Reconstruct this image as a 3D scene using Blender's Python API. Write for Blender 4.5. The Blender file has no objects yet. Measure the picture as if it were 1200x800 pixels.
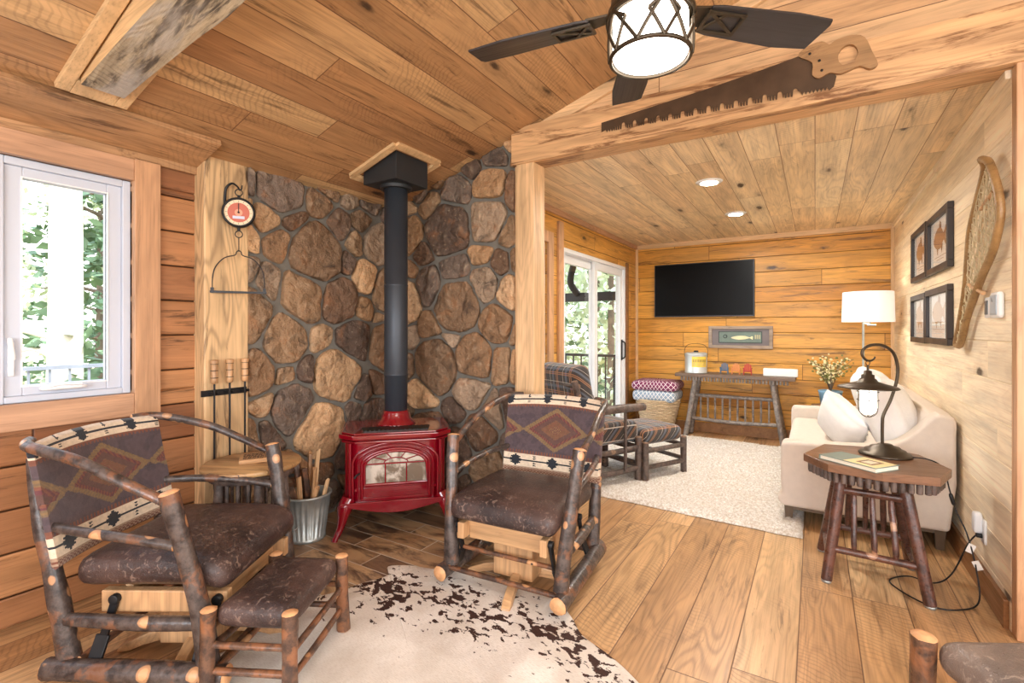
import bpy, bmesh, math, random
from mathutils import Vector, Matrix, noise
random.seed(7)
C = bpy.context.scene.collection
PI = math.pi
def R(d): return math.radians(d)

# ------------------------------------------------------------------ helpers
class MB:
    """collects geometry for ONE mesh object"""
    def __init__(s): s.v=[]; s.f=[]; s.mi=[]; s.sm=[]; s.col=[]
    def add(s, vs, fs, mi=0, smooth=False, col=(1,1,1), M=None):
        b=len(s.v)
        for p in vs:
            p=Vector(p)
            s.v.append(M@p if M is not None else p)
        for i,f in enumerate(fs):
            s.f.append([b+k for k in f]); s.mi.append(mi); s.sm.append(smooth)
            s.col.append(col[i] if isinstance(col,list) else col)
        return s
    def box(s,x0,x1,y0,y1,z0,z1,mi=0,col=(1,1,1),M=None):
        x0,x1=min(x0,x1),max(x0,x1); y0,y1=min(y0,y1),max(y0,y1); z0,z1=min(z0,z1),max(z0,z1)
        vs=[(x0,y0,z0),(x1,y0,z0),(x1,y1,z0),(x0,y1,z0),(x0,y0,z1),(x1,y0,z1),(x1,y1,z1),(x0,y1,z1)]
        fs=[(0,3,2,1),(4,5,6,7),(0,1,5,4),(1,2,6,5),(2,3,7,6),(3,0,4,7)]
        return s.add(vs,fs,mi,False,col,M)
    def beam(s,a,b,w,h,mi=0,up=(0,0,1),col=(1,1,1),w2=None,h2=None):
        a=Vector(a);b=Vector(b);d=(b-a).normalized();u=Vector(up)
        x=d.cross(u).normalized();u=x.cross(d).normalized()
        w2=w if w2 is None else w2;h2=h if h2 is None else h2
        vs=[]
        for p,ww,hh in ((a,w,h),(b,w2,h2)):
            for sx,sz in ((-1,-1),(1,-1),(1,1),(-1,1)): vs.append(p+x*sx*ww/2+u*sz*hh/2)
        return s.add(vs,[(0,1,2,3),(7,6,5,4),(0,4,5,1),(1,5,6,2),(2,6,7,3),(3,7,4,0)],mi,False,col)
    def tube(s,pts,rad,seg=10,mi=0,cap=None,smooth=True,wob=0,sub=0,closed=False,M=None,seed=0):
        pts=[Vector(p) for p in pts]
        n=len(pts)
        if not isinstance(rad,(list,tuple)): rad=[rad]*n
        if sub:
            P=[];Q=[]
            rng=n if closed else n-1
            for i in range(rng):
                if closed: p0,p1,p2,p3=pts[(i-1)%n],pts[i],pts[(i+1)%n],pts[(i+2)%n]; r1,r2=rad[i],rad[(i+1)%n]
                else: p0,p1,p2,p3=pts[max(i-1,0)],pts[i],pts[i+1],pts[min(i+2,n-1)]; r1,r2=rad[i],rad[i+1]
                for k in range(sub):
                    t=k/sub
                    P.append(.5*((2*p1)+(p2-p0)*t+(2*p0-5*p1+4*p2-p3)*t*t+(3*p1-p0-3*p2+p3)*t**3)); Q.append(r1+(r2-r1)*t)
            if not closed: P.append(pts[-1]);Q.append(rad[-1])
            pts,rad=P,Q;n=len(pts)
        T=[]
        for i in range(n):
            if closed: t=pts[(i+1)%n]-pts[(i-1)%n]
            else: t=pts[min(i+1,n-1)]-pts[max(i-1,0)]
            T.append(t.normalized())
        ref=Vector((0,0,1)) if abs(T[0].z)<.9 else Vector((1,0,0))
        X=T[0].cross(ref).normalized()
        vs=[];ph=random.random()*50+seed
        for i in range(n):
            X=(X-T[i]*X.dot(T[i])).normalized();Yv=T[i].cross(X)
            for k in range(seg):
                a=2*PI*k/seg; r=rad[i]
                if wob: r*=1+wob*noise.noise(Vector((math.cos(a)*1.3+ph,math.sin(a)*1.3,pts[i].length*9+ph)))
                vs.append(pts[i]+X*math.cos(a)*r+Yv*math.sin(a)*r)
        fs=[]
        m=n if closed else n-1
        for i in range(m):
            j=(i+1)%n
            for k in range(seg):
                l=(k+1)%seg
                fs.append((i*seg+k,i*seg+l,j*seg+l,j*seg+k))
        s.add(vs,fs,mi,smooth,M=M)
        if not closed:
            c=mi if cap is None else cap
            e0=vs[:seg];e1=vs[-seg:]
            s.add(e0,[tuple(range(seg))[::-1]],c,False,M=M); s.add(e1,[tuple(range(seg))],c,False,M=M)
        return s
    def log(s,pts,rad,seg=12,sub=5,wob=.22,round_end=.35,capmi=1,mi=0):
        """branch: wobbly bark tube with rounded pale sawn ends"""
        pts=[Vector(p) for p in pts]
        if not isinstance(rad,(list,tuple)): rad=[rad]*len(pts)
        s.tube(pts,rad,seg,mi,capmi,True,wob,sub)
        for e,o,r in ((pts[0],pts[1],rad[0]),(pts[-1],pts[-2],rad[-1])):
            d=(e-o).normalized()
            s.tube([e-d*r*.02,e+d*r*.16,e+d*r*.26],[r*.99,r*.8,r*.4],seg,capmi,capmi,True)
        return s
    def lathe(s,prof,c=(0,0,0),seg=24,mi=0,smooth=True,M=None,a0=0,sx=1,sy=1):
        c=Vector(c);vs=[];n=len(prof)
        for r,z in prof:
            for k in range(seg):
                a=2*PI*k/seg+a0
                vs.append((c.x+math.cos(a)*r*sx,c.y+math.sin(a)*r*sy,c.z+z))
        fs=[]
        for i in range(n-1):
            for k in range(seg):
                l=(k+1)%seg
                fs.append((i*seg+k,i*seg+l,(i+1)*seg+l,(i+1)*seg+k))
        loop_=abs(prof[0][0]-prof[-1][0])<1e-6 and abs(prof[0][1]-prof[-1][1])<1e-6
        if prof[0][0]>1e-5 and not loop_: fs.append(tuple(range(seg))[::-1])
        if prof[-1][0]>1e-5 and not loop_: fs.append(tuple((n-1)*seg+k for k in range(seg)))
        return s.add(vs,fs,mi,smooth,M=M)
    def prism(s,poly,z0,z1,mi=0,M=None,col=(1,1,1),smooth=False):
        n=len(poly)
        vs=[(p[0],p[1],z0) for p in poly]+[(p[0],p[1],z1) for p in poly]
        fs=[tuple(range(n))[::-1],tuple(range(n,2*n))]+[(i,(i+1)%n,n+(i+1)%n,n+i) for i in range(n)]
        return s.add(vs,fs,mi,smooth,col,M)
    def cushion(s,size,r,puff=0,n=14,mi=0,M=None,pinch=0):
        hx,hy,hz=size[0]/2,size[1]/2,size[2]/2
        r=min(r,hx,hy,hz)
        bm=bmesh.new();bmesh.ops.create_cube(bm,size=2)
        bmesh.ops.subdivide_edges(bm,edges=bm.edges[:],cuts=n,use_grid_fill=True)
        vs=[]
        for v in bm.verts:
            p=v.co
            q=Vector((p.x*hx,p.y*hy,p.z*hz))
            i=Vector((max(-hx+r,min(hx-r,q.x)),max(-hy+r,min(hy-r,q.y)),max(-hz+r,min(hz-r,q.z))))
            d=q-i
            q=i+d.normalized()*r if d.length>1e-6 else q
            k=(1-p.x**2)*(1-p.y**2)
            q.z*=1+puff*k
            if pinch:
                e=abs(p.x)**4*abs(p.y)**4
                q.x*=1+pinch*e; q.y*=1+pinch*e; q.z*=1-.55*e-.35*max(abs(p.x),abs(p.y))**5
            vs.append(q)
        bm.verts.index_update()
        fs=[[v.index for v in f.verts] for f in bm.faces]
        bm.free()
        return s.add(vs,fs,mi,True,M=M)
    def sphere(s,c,r,seg=12,mi=0,sc=(1,1,1),M=None):
        prof=[(max(r*math.sin(PI*i/seg),1e-6),-r*math.cos(PI*i/seg)) for i in range(seg+1)]
        MM=Matrix.Translation(c)@Matrix.Diagonal((*sc,1))
        if M is not None: MM=M@MM
        return s.lathe(prof,(0,0,0),seg*2,mi,True,MM)
    def build(s,name,mats,parent=None,bevel=0,usecol=False,loc=None,rot=None,bseg=2):
        me=bpy.data.meshes.new(name)
        me.from_pydata([tuple(p) for p in s.v],[],s.f)
        if not isinstance(mats,(list,tuple)): mats=[mats]
        for m in mats: me.materials.append(m)
        me.polygons.foreach_set('material_index',[min(i,len(mats)-1) for i in s.mi])
        me.polygons.foreach_set('use_smooth',s.sm)
        if usecol:
            ca=me.color_attributes.new('Col','FLOAT_COLOR','CORNER')
            arr=[]
            for f,c in zip(s.f,s.col): arr+=[c[0],c[1],c[2],1]*len(f)
            ca.data.foreach_set('color',arr)
        me.update()
        o=bpy.data.objects.new(name,me);C.objects.link(o)
        if parent is not None: o.parent=parent
        if loc: o.location=loc
        if rot: o.rotation_euler=rot
        if bevel:
            b=o.modifiers.new('Bevel','BEVEL');b.width=bevel;b.segments=bseg;b.limit_method='ANGLE';b.angle_limit=R(40)
            b.use_clamp_overlap=True
        return o

def thing(name,label,cat,loc=(0,0,0),rz=0,group=None,sc=None):
    o=bpy.data.objects.new(name,None);C.objects.link(o);o.empty_display_size=.1
    o.location=loc;o.rotation_euler=(0,0,R(rz))
    if sc: o.scale=(sc,sc,sc)
    return tag(o,label,cat,group)
def tag(o,label,cat,group=None):
    o['label']=label;o['category']=cat
    if group:o['group']=group
    return o
def struct(o): o['kind']='structure';return o
def dup(root,loc,rz,label,group=None,sc=None):
    r=root.copy();C.objects.link(r);r.location=loc;r.rotation_euler=(0,0,R(rz));r['label']=label
    if sc:r.scale=(sc,sc,sc)
    if group:r['group']=group
    for ch in list(root.children):
        c=ch.copy();C.objects.link(c);c.parent=r
        for g in ch.children:
            d=g.copy();C.objects.link(d);d.parent=c
    return r

# ------------------------------------------------------------------ materials
def S(r,g,b):
    f=lambda c:((c/255)/12.92 if c/255<=.04045 else (((c/255)+.055)/1.055)**2.4)
    return (f(r),f(g),f(b),1)
class NT:
    def __init__(s,name):
        s.mat=bpy.data.materials.new(name);s.mat.use_nodes=True;s.t=s.mat.node_tree
        s.b=s.t.nodes['Principled BSDF'];s.out=s.t.nodes['Material Output']
        s.obj=s.n('ShaderNodeTexCoord').outputs['Object']
    def n(s,t,**k):
        x=s.t.nodes.new(t)
        for a,b in k.items(): setattr(x,a,b)
        return x
    def put(s,sock,v):
        if isinstance(v,bpy.types.NodeSocket): s.t.links.new(v,sock)
        elif v is not None: sock.default_value=v
    def m(s,op,a,b=None,c=None,clamp=False):
        x=s.n('ShaderNodeMath',operation=op);x.use_clamp=clamp
        s.put(x.inputs[0],a);s.put(x.inputs[1],b);s.put(x.inputs[2],c)
        return x.outputs[0]
    def xyz(s,v=None):
        x=s.n('ShaderNodeSeparateXYZ');s.put(x.inputs[0],v or s.obj);return x.outputs
    def vec(s,a,b,c):
        x=s.n('ShaderNodeCombineXYZ')
        for i,v in enumerate((a,b,c)): s.put(x.inputs[i],v)
        return x.outputs[0]
    def noise(s,v,scale=1,detail=3,rough=.55,dist=0):
        x=s.n('ShaderNodeTexNoise');s.put(x.inputs['Vector'],v);x.inputs['Scale'].default_value=scale
        x.inputs['Detail'].default_value=detail;x.inputs['Roughness'].default_value=rough;x.inputs['Distortion'].default_value=dist
        return x.outputs[0]
    def vor(s,v,scale=1,feat='F1'):
        x=s.n('ShaderNodeTexVoronoi',feature=feat);s.put(x.inputs['Vector'],v);x.inputs['Scale'].default_value=scale
        return x.outputs
    def wn(s,v):
        x=s.n('ShaderNodeTexWhiteNoise',noise_dimensions='3D');s.put(x.inputs['Vector'],v);return x.outputs
    def rng(s,v,a,b,c=0,d=1,smooth=True):
        x=s.n('ShaderNodeMapRange',interpolation_type='SMOOTHSTEP' if smooth else 'LINEAR')
        for i,q in enumerate((v,a,b,c,d)): s.put(x.inputs[i],q)
        return x.outputs[0]
    def ramp(s,v,stops,const=False):
        x=s.n('ShaderNodeValToRGB');s.put(x.inputs[0],v);r=x.color_ramp
        r.interpolation='CONSTANT' if const else 'LINEAR'
        if len(stops)==1: stops=stops*2;stops=[(0,stops[0][1]),(1,stops[1][1])]
        while len(r.elements)<len(stops): r.elements.new(.5)
        for e,(p,c) in zip(r.elements,stops): e.position=p;e.color=c
        return x.outputs[0]
    def mix(s,f,a,b,mode='MIX'):
        x=s.n('ShaderNodeMix',data_type='RGBA',blend_type=mode)
        s.put(x.inputs[0],f);s.put(x.inputs[6],a);s.put(x.inputs[7],b)
        return x.outputs[2]
    def bump(s,h,st=.3,d=.01):
        x=s.n('ShaderNodeBump');x.inputs['Strength'].default_value=st;x.inputs['Distance'].default_value=d
        s.put(x.inputs['Height'],h);s.t.links.new(x.outputs[0],s.b.inputs['Normal'])
    def col(s,c): s.put(s.b.inputs['Base Color'],c)
    def rough(s,r): s.put(s.b.inputs['Roughness'],r)
    def metal(s,r): s.put(s.b.inputs['Metallic'],r)

def wood(name,L,Cx,cols,w=None,l=2.2,rough=.45,dark=S(70,42,22),rings=.28,streak=.5,knots=.6,saw=0,gap=.0022,gapcol=S(60,38,22),off=(0,0),bump=.25,white=0,contrast=1.25,sat=.9,hue=.511,sdt=.555,cut=0):
    """plank wood. L,Cx: object axes (0,1,2) along and across the planks. w None: single board"""
    t=NT(name);p=t.xyz();A=p[L];B=t.m('ADD',p[Cx],off[0]);D=p[3-L-Cx]
    if w:
        row=t.m('FLOOR',t.m('DIVIDE',B,w));fr=t.m('FRACT',t.m('DIVIDE',B,w))
        ro=t.wn(t.vec(row,3.7,off[1]))[0]
        al=t.m('DIVIDE',t.m('ADD',A,t.m('MULTIPLY',ro,l*9.1)),l)
        seg=t.m('FLOOR',al);fs=t.m('FRACT',al)
        idn=t.wn(t.vec(row,seg,off[1]+1.3))
    else:
        info=t.n('ShaderNodeObjectInfo')
        idn=t.wn(t.vec(info.outputs['Random'],.3,off[1]+.7))
    idv,idc=idn[0],idn[1]
    io=t.n('ShaderNodeVectorMath',operation='SCALE');t.put(io.inputs[0],idc);io.inputs[3].default_value=23
    io=t.xyz(io.outputs[0])
    A2=t.m('ADD',A,io[0]);B2=t.m('ADD',B,io[1]);D2=t.m('ADD',D,io[2])
    # knots
    kv=t.vor(t.vec(t.m('MULTIPLY',A2,2.1),t.m('MULTIPLY',B2,5.5),t.m('MULTIPLY',D2,3)),1)
    ksel=t.rng(t.xyz(kv['Color'])[0],1-knots*.62,1-knots*.62+.02)
    kd=kv['Distance']
    wob=t.noise(t.vec(t.m('MULTIPLY',A2,14),t.m('MULTIPLY',B2,30),D2),1,3)
    kd2=t.m('ADD',kd,t.m('MULTIPLY',t.m('SUBTRACT',wob,.5),.16))
    kn=t.m('MULTIPLY',t.rng(kd2,.17,.07),ksel)
    kh=t.m('MULTIPLY',t.rng(kd2,.42,.05),ksel)
    # cathedral rings
    nn=t.noise(t.vec(t.m('MULTIPLY',A2,.75),t.m('MULTIPLY',B2,5.5),t.m('MULTIPLY',D2,5.5)),1,2,.45,.25)
    nn=t.m('ADD',nn,t.m('MULTIPLY',kh,.12))
    rg=t.m('ADD',t.m('MULTIPLY',t.m('SINE',t.m('MULTIPLY',nn,95)),.5),.5)
    fine=t.noise(t.vec(t.m('MULTIPLY',A2,3),t.m('MULTIPLY',B2,130),t.m('MULTIPLY',D2,130)),1,3,.6)
    st=t.noise(t.vec(t.m('MULTIPLY',A2,1.1),t.m('MULTIPLY',B2,11),t.m('MULTIPLY',D2,11)),1,5,.62,.4)
    n=len(cols)
    c=t.ramp(idv,[(i/max(n-1,1),k) for i,k in enumerate(cols)])
    br=t.rng(st,.25,.8,.72*contrast+(1-contrast),1.22*contrast+(1-contrast),False)
    hv=t.n('ShaderNodeHueSaturation');t.put(hv.inputs['Value'],br);t.put(hv.inputs['Color'],c);hv.inputs['Saturation'].default_value=sat;hv.inputs['Hue'].default_value=hue;c=hv.outputs[0]
    ringm=t.m('MULTIPLY',t.m('MULTIPLY',t.m('POWER',rg,2.2),rings),t.rng(t.noise(t.vec(A2,t.m('MULTIPLY',B2,3),7),1,2),.35,.6,.35,1))
    c=t.mix(ringm,c,t.mix(.55,c,dark,'MIX'))
    c=t.mix(t.rng(fine,.48,.75,0,.55),c,t.mix(.5,c,dark))
    sd=t.noise(t.vec(t.m('MULTIPLY',A2,1.6),t.m('MULTIPLY',B2,16),t.m('MULTIPLY',D2,9)),1,6,.7,.9)
    c=t.mix(t.m('MULTIPLY',t.rng(sd,sdt,sdt+.13),streak),c,dark)
    c=t.mix(t.m('MULTIPLY',kh,.45),c,t.mix(.6,c,dark))
    c=t.mix(t.m('MULTIPLY',kn,.9),c,S(38,22,14))
    h=t.m('SUBTRACT',t.m('MULTIPLY',fine,.25),t.m('ADD',t.m('MULTIPLY',kn,.8),t.m('MULTIPLY',rg,.12)))
    if saw:
        sw=t.m('SINE',t.m('ADD',t.m('MULTIPLY',A2,210),t.m('ADD',t.m('MULTIPLY',B2,90),t.m('MULTIPLY',t.noise(t.vec(A2,t.m('MULTIPLY',B2,2),1),3,2),30))))
        swm=t.m('MULTIPLY',t.rng(sw,.2,1),t.rng(t.noise(t.vec(A2,B2,0),1.3,2),.45,.6))
        c=t.mix(t.m('MULTIPLY',swm,saw),c,t.mix(.5,c,dark))
        h=t.m('SUBTRACT',h,t.m('MULTIPLY',swm,.2))
    if white:
        wm=t.m('MULTIPLY',t.rng(t.noise(t.vec(t.m('MULTIPLY',A2,2),t.m('MULTIPLY',B2,7),D2),1,4,.6),.45,.62),white)
        c=t.mix(wm,c,S(190,185,178))
    if w:
        g1=t.m('MINIMUM',fr,t.m('SUBTRACT',1,fr));g1=t.m('MULTIPLY',g1,w)
        g2=t.m('MINIMUM',fs,t.m('SUBTRACT',1,fs));g2=t.m('MULTIPLY',g2,l)
        g=t.m('MINIMUM',g1,g2)
        gm=t.rng(g,gap*.5,gap*1.6,1,0)
        c=t.mix(t.m('MULTIPLY',gm,.85),c,gapcol)
        h=t.m('SUBTRACT',h,t.m('MULTIPLY',gm,2.2))
    t.col(c);t.rough(t.rng(fine,.2,.8,rough-.08,rough+.12));t.bump(h,bump,.006)
    return t.mat

def plain(name,c,rough=.5,metal=0,var=.12,sc=9,bump=0,bsc=60,em=0,coat=0,spec=None):
    t=NT(name);nz=t.noise(t.obj,sc,3)
    hv=t.n('ShaderNodeHueSaturation');t.put(hv.inputs['Color'],c);t.put(hv.inputs['Value'],t.rng(nz,.25,.75,1-var,1+var,False))
    t.col(hv.outputs[0]);t.rough(t.rng(nz,.3,.7,max(rough-.04,0),min(rough+.05,1)));t.metal(metal)
    if bump: t.bump(t.noise(t.obj,bsc,4,.65),bump,.004)
    if em: t.b.inputs['Emission Color'].default_value=c;t.b.inputs['Emission Strength'].default_value=em
    if coat: t.b.inputs['Coat Weight'].default_value=coat
    if spec is not None: t.b.inputs['Specular IOR Level'].default_value=spec
    return t.mat

def bark(name,a,b,c2,k=S(205,160,110),amt=.5,knot=.6,rough=.38):
    t=NT(name);n1=t.noise(t.obj,9,4,.6,.3);n2=t.noise(t.obj,22,5,.7);n3=t.noise(t.obj,60,3,.6)
    c=t.mix(t.rng(n2,.35,.65),a,b)
    c=t.mix(t.m('MULTIPLY',t.rng(n1,.52,.60),amt),c,c2)
    v=t.vor(t.obj,12.5);sel=t.rng(t.xyz(v['Color'])[0],1-knot*.5,1-knot*.5+.01)
    d=t.m('ADD',v['Distance'],t.m('MULTIPLY',t.m('SUBTRACT',n2,.5),.1))
    c=t.mix(t.m('MULTIPLY',t.rng(d,.36,.31),sel),c,t.mix(.5,k,c2))
    c=t.mix(t.m('MULTIPLY',t.rng(d,.27,.22),t.m('MULTIPLY',sel,.8)),c,k)
    c=t.mix(t.m('MULTIPLY',t.rng(d,.10,.06),sel),c,S(45,28,20))
    t.col(c);t.rough(t.rng(n3,.3,.7,rough-.1,rough+.2));t.bump(t.m('ADD',n2,t.m('MULTIPLY',n3,.5)),.5,.006)
    t.b.inputs['Coat Weight'].default_value=.25;t.b.inputs['Coat Roughness'].default_value=.25
    return t.mat

def leather(name,c1,c2,c3):
    t=NT(name);n1=t.noise(t.obj,5,4,.6);n2=t.noise(t.obj,35,5,.7,1.5);v=t.vor(t.obj,140,'DISTANCE_TO_EDGE')
    c=t.mix(t.rng(n1,.35,.65),c1,c2);c=t.mix(t.rng(n2,.54,.66,0,.6),c,c3)
    t.col(c);t.rough(t.rng(n2,.3,.7,.27,.46));t.bump(t.m('ADD',t.rng(v['Distance'],0,.08),t.m('MULTIPLY',n2,2.0)),.35,.004)
    return t.mat

def vcol(name,rough=.9,bump=.3,bsc=220,sheen=0,var=.12,nsc=14):
    t=NT(name);a=t.n('ShaderNodeVertexColor');a.layer_name='Col'
    hv=t.n('ShaderNodeHueSaturation');t.put(hv.inputs['Color'],a.outputs[0]);t.put(hv.inputs['Value'],t.rng(t.noise(t.obj,nsc,4),.25,.75,1-var,1+var,False))
    t.col(hv.outputs[0]);t.rough(rough);t.bump(t.noise(t.obj,bsc,3,.6),bump,.003)
    if sheen:t.b.inputs['Sheen Weight'].default_value=sheen
    return t.mat

def plaid(name,px=.17,py=.17):
    t=NT(name);p=t.xyz()
    a=t.m('FRACT',t.m('DIVIDE',t.m('ADD',p[0],5),px));b=t.m('FRACT',t.m('DIVIDE',t.m('ADD',t.m('ADD',p[1],p[2]),5),py))
    base=S(52,46,44);st=[(0,base),(.10,S(150,104,70)),(.16,base),(.20,S(150,104,70)),(.26,base),(.42,S(84,92,104)),(.56,base),(.72,S(196,186,172)),(.745,base)]
    ca=t.ramp(a,st,True);cb=t.ramp(b,st,True)
    c=t.mix(.5,ca,cb);c=t.mix(.8,c,t.mix(1,ca,cb,'LIGHTEN'))
    w=t.m('MULTIPLY',t.m('SINE',t.m('MULTIPLY',t.m('ADD',p[0],p[1]),1800)),.5)
    t.col(c);t.rough(.9);t.b.inputs['Sheen Weight'].default_value=.3;t.bump(t.noise(t.obj,300,2),.3,.002)
    return t.mat

M={}
pale=S(214,172,118)
M['floor']=wood('oak_floor',1,0,[S(178,120,72),S(212,158,106),S(194,134,84),S(224,172,120),S(184,128,80)],w=.215,l=2.6,rough=.36,rings=.6,streak=.6,knots=.55,saw=.5,off=(.06,2),gapcol=S(90,56,32))
M['ceil']=wood('rustic_ceiling_oak',1,0,[S(168,110,66),S(200,146,94),S(184,126,78),S(214,164,112),S(176,116,68)],w=.19,l=1.9,rough=.55,rings=.3,streak=.7,knots=.5,saw=.45,off=(.03,5),gapcol=S(96,58,34))
M['ceil2']=wood('pale_ceiling_oak',1,0,[S(232,194,148),S(248,220,178),S(238,206,160),S(252,230,192)],w=.19,l=1.9,rough=.45,rings=.3,streak=.5,knots=.5,saw=.3,off=(.0,9),gapcol=S(140,98,64),hue=.505,sdt=.58)
M['tvwall']=wood('amber_pine_x',0,2,[S(210,142,74),S(228,164,92),S(198,128,62),S(234,174,104)],w=.183,l=2.1,rough=.4,rings=.3,streak=.7,knots=1.0,off=(.02,3),gap=.0028,gapcol=S(84,44,20),sat=1.06,sdt=.54)
M['ywall']=wood('amber_pine_y',1,2,[S(214,150,84),S(226,166,98),S(204,138,74)],w=.183,l=2.1,rough=.4,rings=.3,streak=.6,knots=.9,off=(.02,4),gap=.0028,gapcol=S(80,44,22),sat=1.04)
M['logwall']=wood('reddish_cedar_y',1,2,[S(160,92,50),S(190,118,68),S(140,76,42),S(178,106,60)],w=.19,l=1.7,rough=.42,rings=.2,streak=.85,knots=.75,off=(.055,6),gap=.004,gapcol=S(54,28,16),contrast=1.2,hue=.513)
M['cream']=wood('whitewashed_pine_y',1,2,[S(252,230,196),S(255,238,208),S(248,224,186)],w=.183,l=2.6,rough=.5,rings=.16,streak=.18,knots=.75,dark=S(168,116,68),off=(.03,7),gap=.0028,gapcol=S(250,232,200),hue=.501)
M['gable']=wood('pale_pine_x',0,2,[S(216,168,114),S(228,184,132),S(206,156,104)],w=.2,l=2.6,rough=.5,rings=.2,streak=.4,knots=.6,off=(.0,8),gapcol=S(90,58,34),hue=.501,sdt=.53)
M['beam']=wood('hewn_beam_x',0,2,[S(214,164,108),S(222,174,118)],rough=.5,rings=.5,streak=.9,knots=.5,off=(0,11),dark=S(112,70,36),hue=.501,sdt=.50)
M['tz']=wood('trim_oak_z',2,1,[S(212,160,112),S(202,148,102)],rough=.45,rings=.3,streak=.25,knots=.3,off=(0,12),hue=.502)
M['ty']=wood('trim_oak_y',1,2,[S(206,156,116),S(200,148,108)],rough=.45,rings=.3,streak=.3,knots=.3,off=(0,13),hue=.502)
M['tx']=wood('trim_pine_x',0,2,[S(232,190,136),S(226,180,126)],rough=.45,rings=.2,streak=.2,knots=.3,off=(0,14),hue=.501)
M['base']=wood('baseboard_y',1,2,[S(150,92,48),S(164,104,56)],rough=.4,rings=.3,streak=.4,knots=.3,off=(0,21))
M['crown']=wood('crown_rough_y',1,0,[S(178,122,78),S(190,134,88)],rough=.55,rings=.45,streak=.7,knots=.6,off=(0,15),saw=.3,sdt=.51)
M['pz']=wood('pale_post_z',2,0,[S(232,188,134),S(226,182,128)],rough=.45,rings=.25,streak=.15,knots=.5,off=(0,16),hue=.501)
M['spalt']=wood('spalted_maple_z',2,1,[S(218,178,124),S(212,172,118)],rough=.45,rings=.8,streak=.75,knots=.5,off=(0,17),dark=S(70,48,34),hue=.501)
M['truss']=wood('weathered_beam_x',0,1,[S(196,176,148),S(184,164,136)],rough=.8,rings=.5,streak=.9,knots=.5,off=(0,18),dark=S(74,66,60),white=.8,saw=.6,bump=1.0,sdt=.47)
M['trussside']=wood('fresh_sawn_x',0,2,[S(222,180,124)],rough=.55,rings=.3,streak=.3,knots=.3,off=(0,19),hue=.501)
M['fur']=wood('furniture_oak',0,1,[S(208,158,100),S(200,150,92)],rough=.4,rings=.5,streak=.25,knots=.25,off=(0,20),hue=.5,sat=.88)
M['furz']=wood('furniture_oak_z',2,0,[S(204,152,94)],rough=.4,rings=.5,streak=.25,knots=.25,off=(0,22),hue=.5,sat=.88)
M['tabletop']=wood('walnut_slab_x',0,1,[S(126,80,54),S(138,90,62)],rough=.35,rings=.5,streak=.6,knots=.4,off=(0,23),dark=S(64,40,30))
M['roundtop']=wood('striped_tabletop',0,1,[S(178,124,72),S(200,146,92),S(160,104,58)],w=.075,l=3,rough=.35,rings=.3,streak=.75,knots=.3,off=(0,24),gap=.001)
M['greytop']=wood('weathered_top_x',0,1,[S(122,96,82)],rough=.5,rings=.4,streak=.5,knots=.3,off=(0,25),dark=S(66,50,44))
M['barn']=wood('barnwood_frame_x',0,2,[S(170,148,132)],rough=.7,rings=.4,streak=.5,knots=.2,off=(0,26),dark=S(84,70,64))
M['bark']=bark('hickory_bark',S(44,36,34),S(88,76,70),S(142,90,56),S(206,160,116),.5,.6)
M['barkorange']=bark('hickory_bark_brown',S(60,42,34),S(108,76,56),S(150,96,60),S(206,156,110),.6,.5)
M['barkdark']=bark('dark_log',S(62,52,48),S(102,86,78),S(96,70,56),S(140,112,90),.4,.15,.5)
M['barkgrey']=bark('grey_log',S(100,92,88),S(150,140,132),S(112,92,78),S(170,150,130),.35,.1,.5)
M['barkred']=bark('mahogany_log',S(58,36,30),S(98,62,50),S(116,72,54),S(190,150,120),.4,.12,.35)
M['end']=plain('pale_end_grain',S(206,154,108),.5,0,.2,40,.1)
M['enddark']=plain('dark_end_grain',S(120,92,72),.5,0,.2,40,.1)
M['leather']=leather('brown_leather',S(46,34,33),S(78,58,52),S(150,126,112))
M['leathergrey']=leather('taupe_leather',S(96,84,78),S(126,110,100),S(176,160,146))
M['black']=plain('black_iron',S(30,30,32),.45,.3,.15,20,.1)
M['blackmatte']=plain('matte_black_steel',S(42,44,47),.55,.2,.1,6)
M['pipe']=plain('charcoal_stovepipe',S(58,64,72),.45,.35,.12,4)
M['bronze']=plain('oil_rubbed_bronze',S(72,62,50),.38,.7,.15,8)
M['fanblade']=wood('espresso_fan_blade',0,1,[S(52,48,50)],rough=.35,rings=.3,streak=.4,knots=0,off=(0,27),dark=S(30,24,24))
M['silver']=plain('galvanised_steel',S(176,182,180),.42,.6,.25,14,.2,30)
M['white']=plain('white_vinyl',S(236,238,240),.35,0,.03,3)
M['whitegrey']=plain('light_grey_window_vinyl',S(196,203,216),.4,0,.03,3)
M['red']=plain('ruby_enamel',S(124,2,22),.16,0,.12,5,coat=.8)
M['sofa']=plain('cream_linen',S(216,204,192),.9,0,.04,30,.25,240)
M['pillowwhite']=plain('white_knit',S(240,238,236),.95,0,.04,20,.5,90)
M['glass']=None
t=NT('clear_glass');gl=t.n('ShaderNodeBsdfGlossy');gl.inputs['Roughness'].default_value=.02
tr=t.n('ShaderNodeBsdfTransparent');fz=t.n('ShaderNodeFresnel');fz.inputs[0].default_value=1.35
mx=t.n('ShaderNodeMixShader');geo=t.n('ShaderNodeNewGeometry');ff=t.m('MULTIPLY',fz.outputs[0],t.m('SUBTRACT',1,geo.outputs['Backfacing']));t.t.links.new(ff,mx.inputs[0]);t.t.links.new(tr.outputs[0],mx.inputs[1]);t.t.links.new(gl.outputs[0],mx.inputs[2])
t.t.links.new(mx.outputs[0],t.out.inputs[0]);M['glass']=t.mat
M['opal']=plain('glowing_opal_glass',(1,.92,.80,1),.4,0,0,3,em=9)
M['lens']=plain('glowing_lens',(1,.95,.86,1),.4,0,0,3,em=800)
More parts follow.
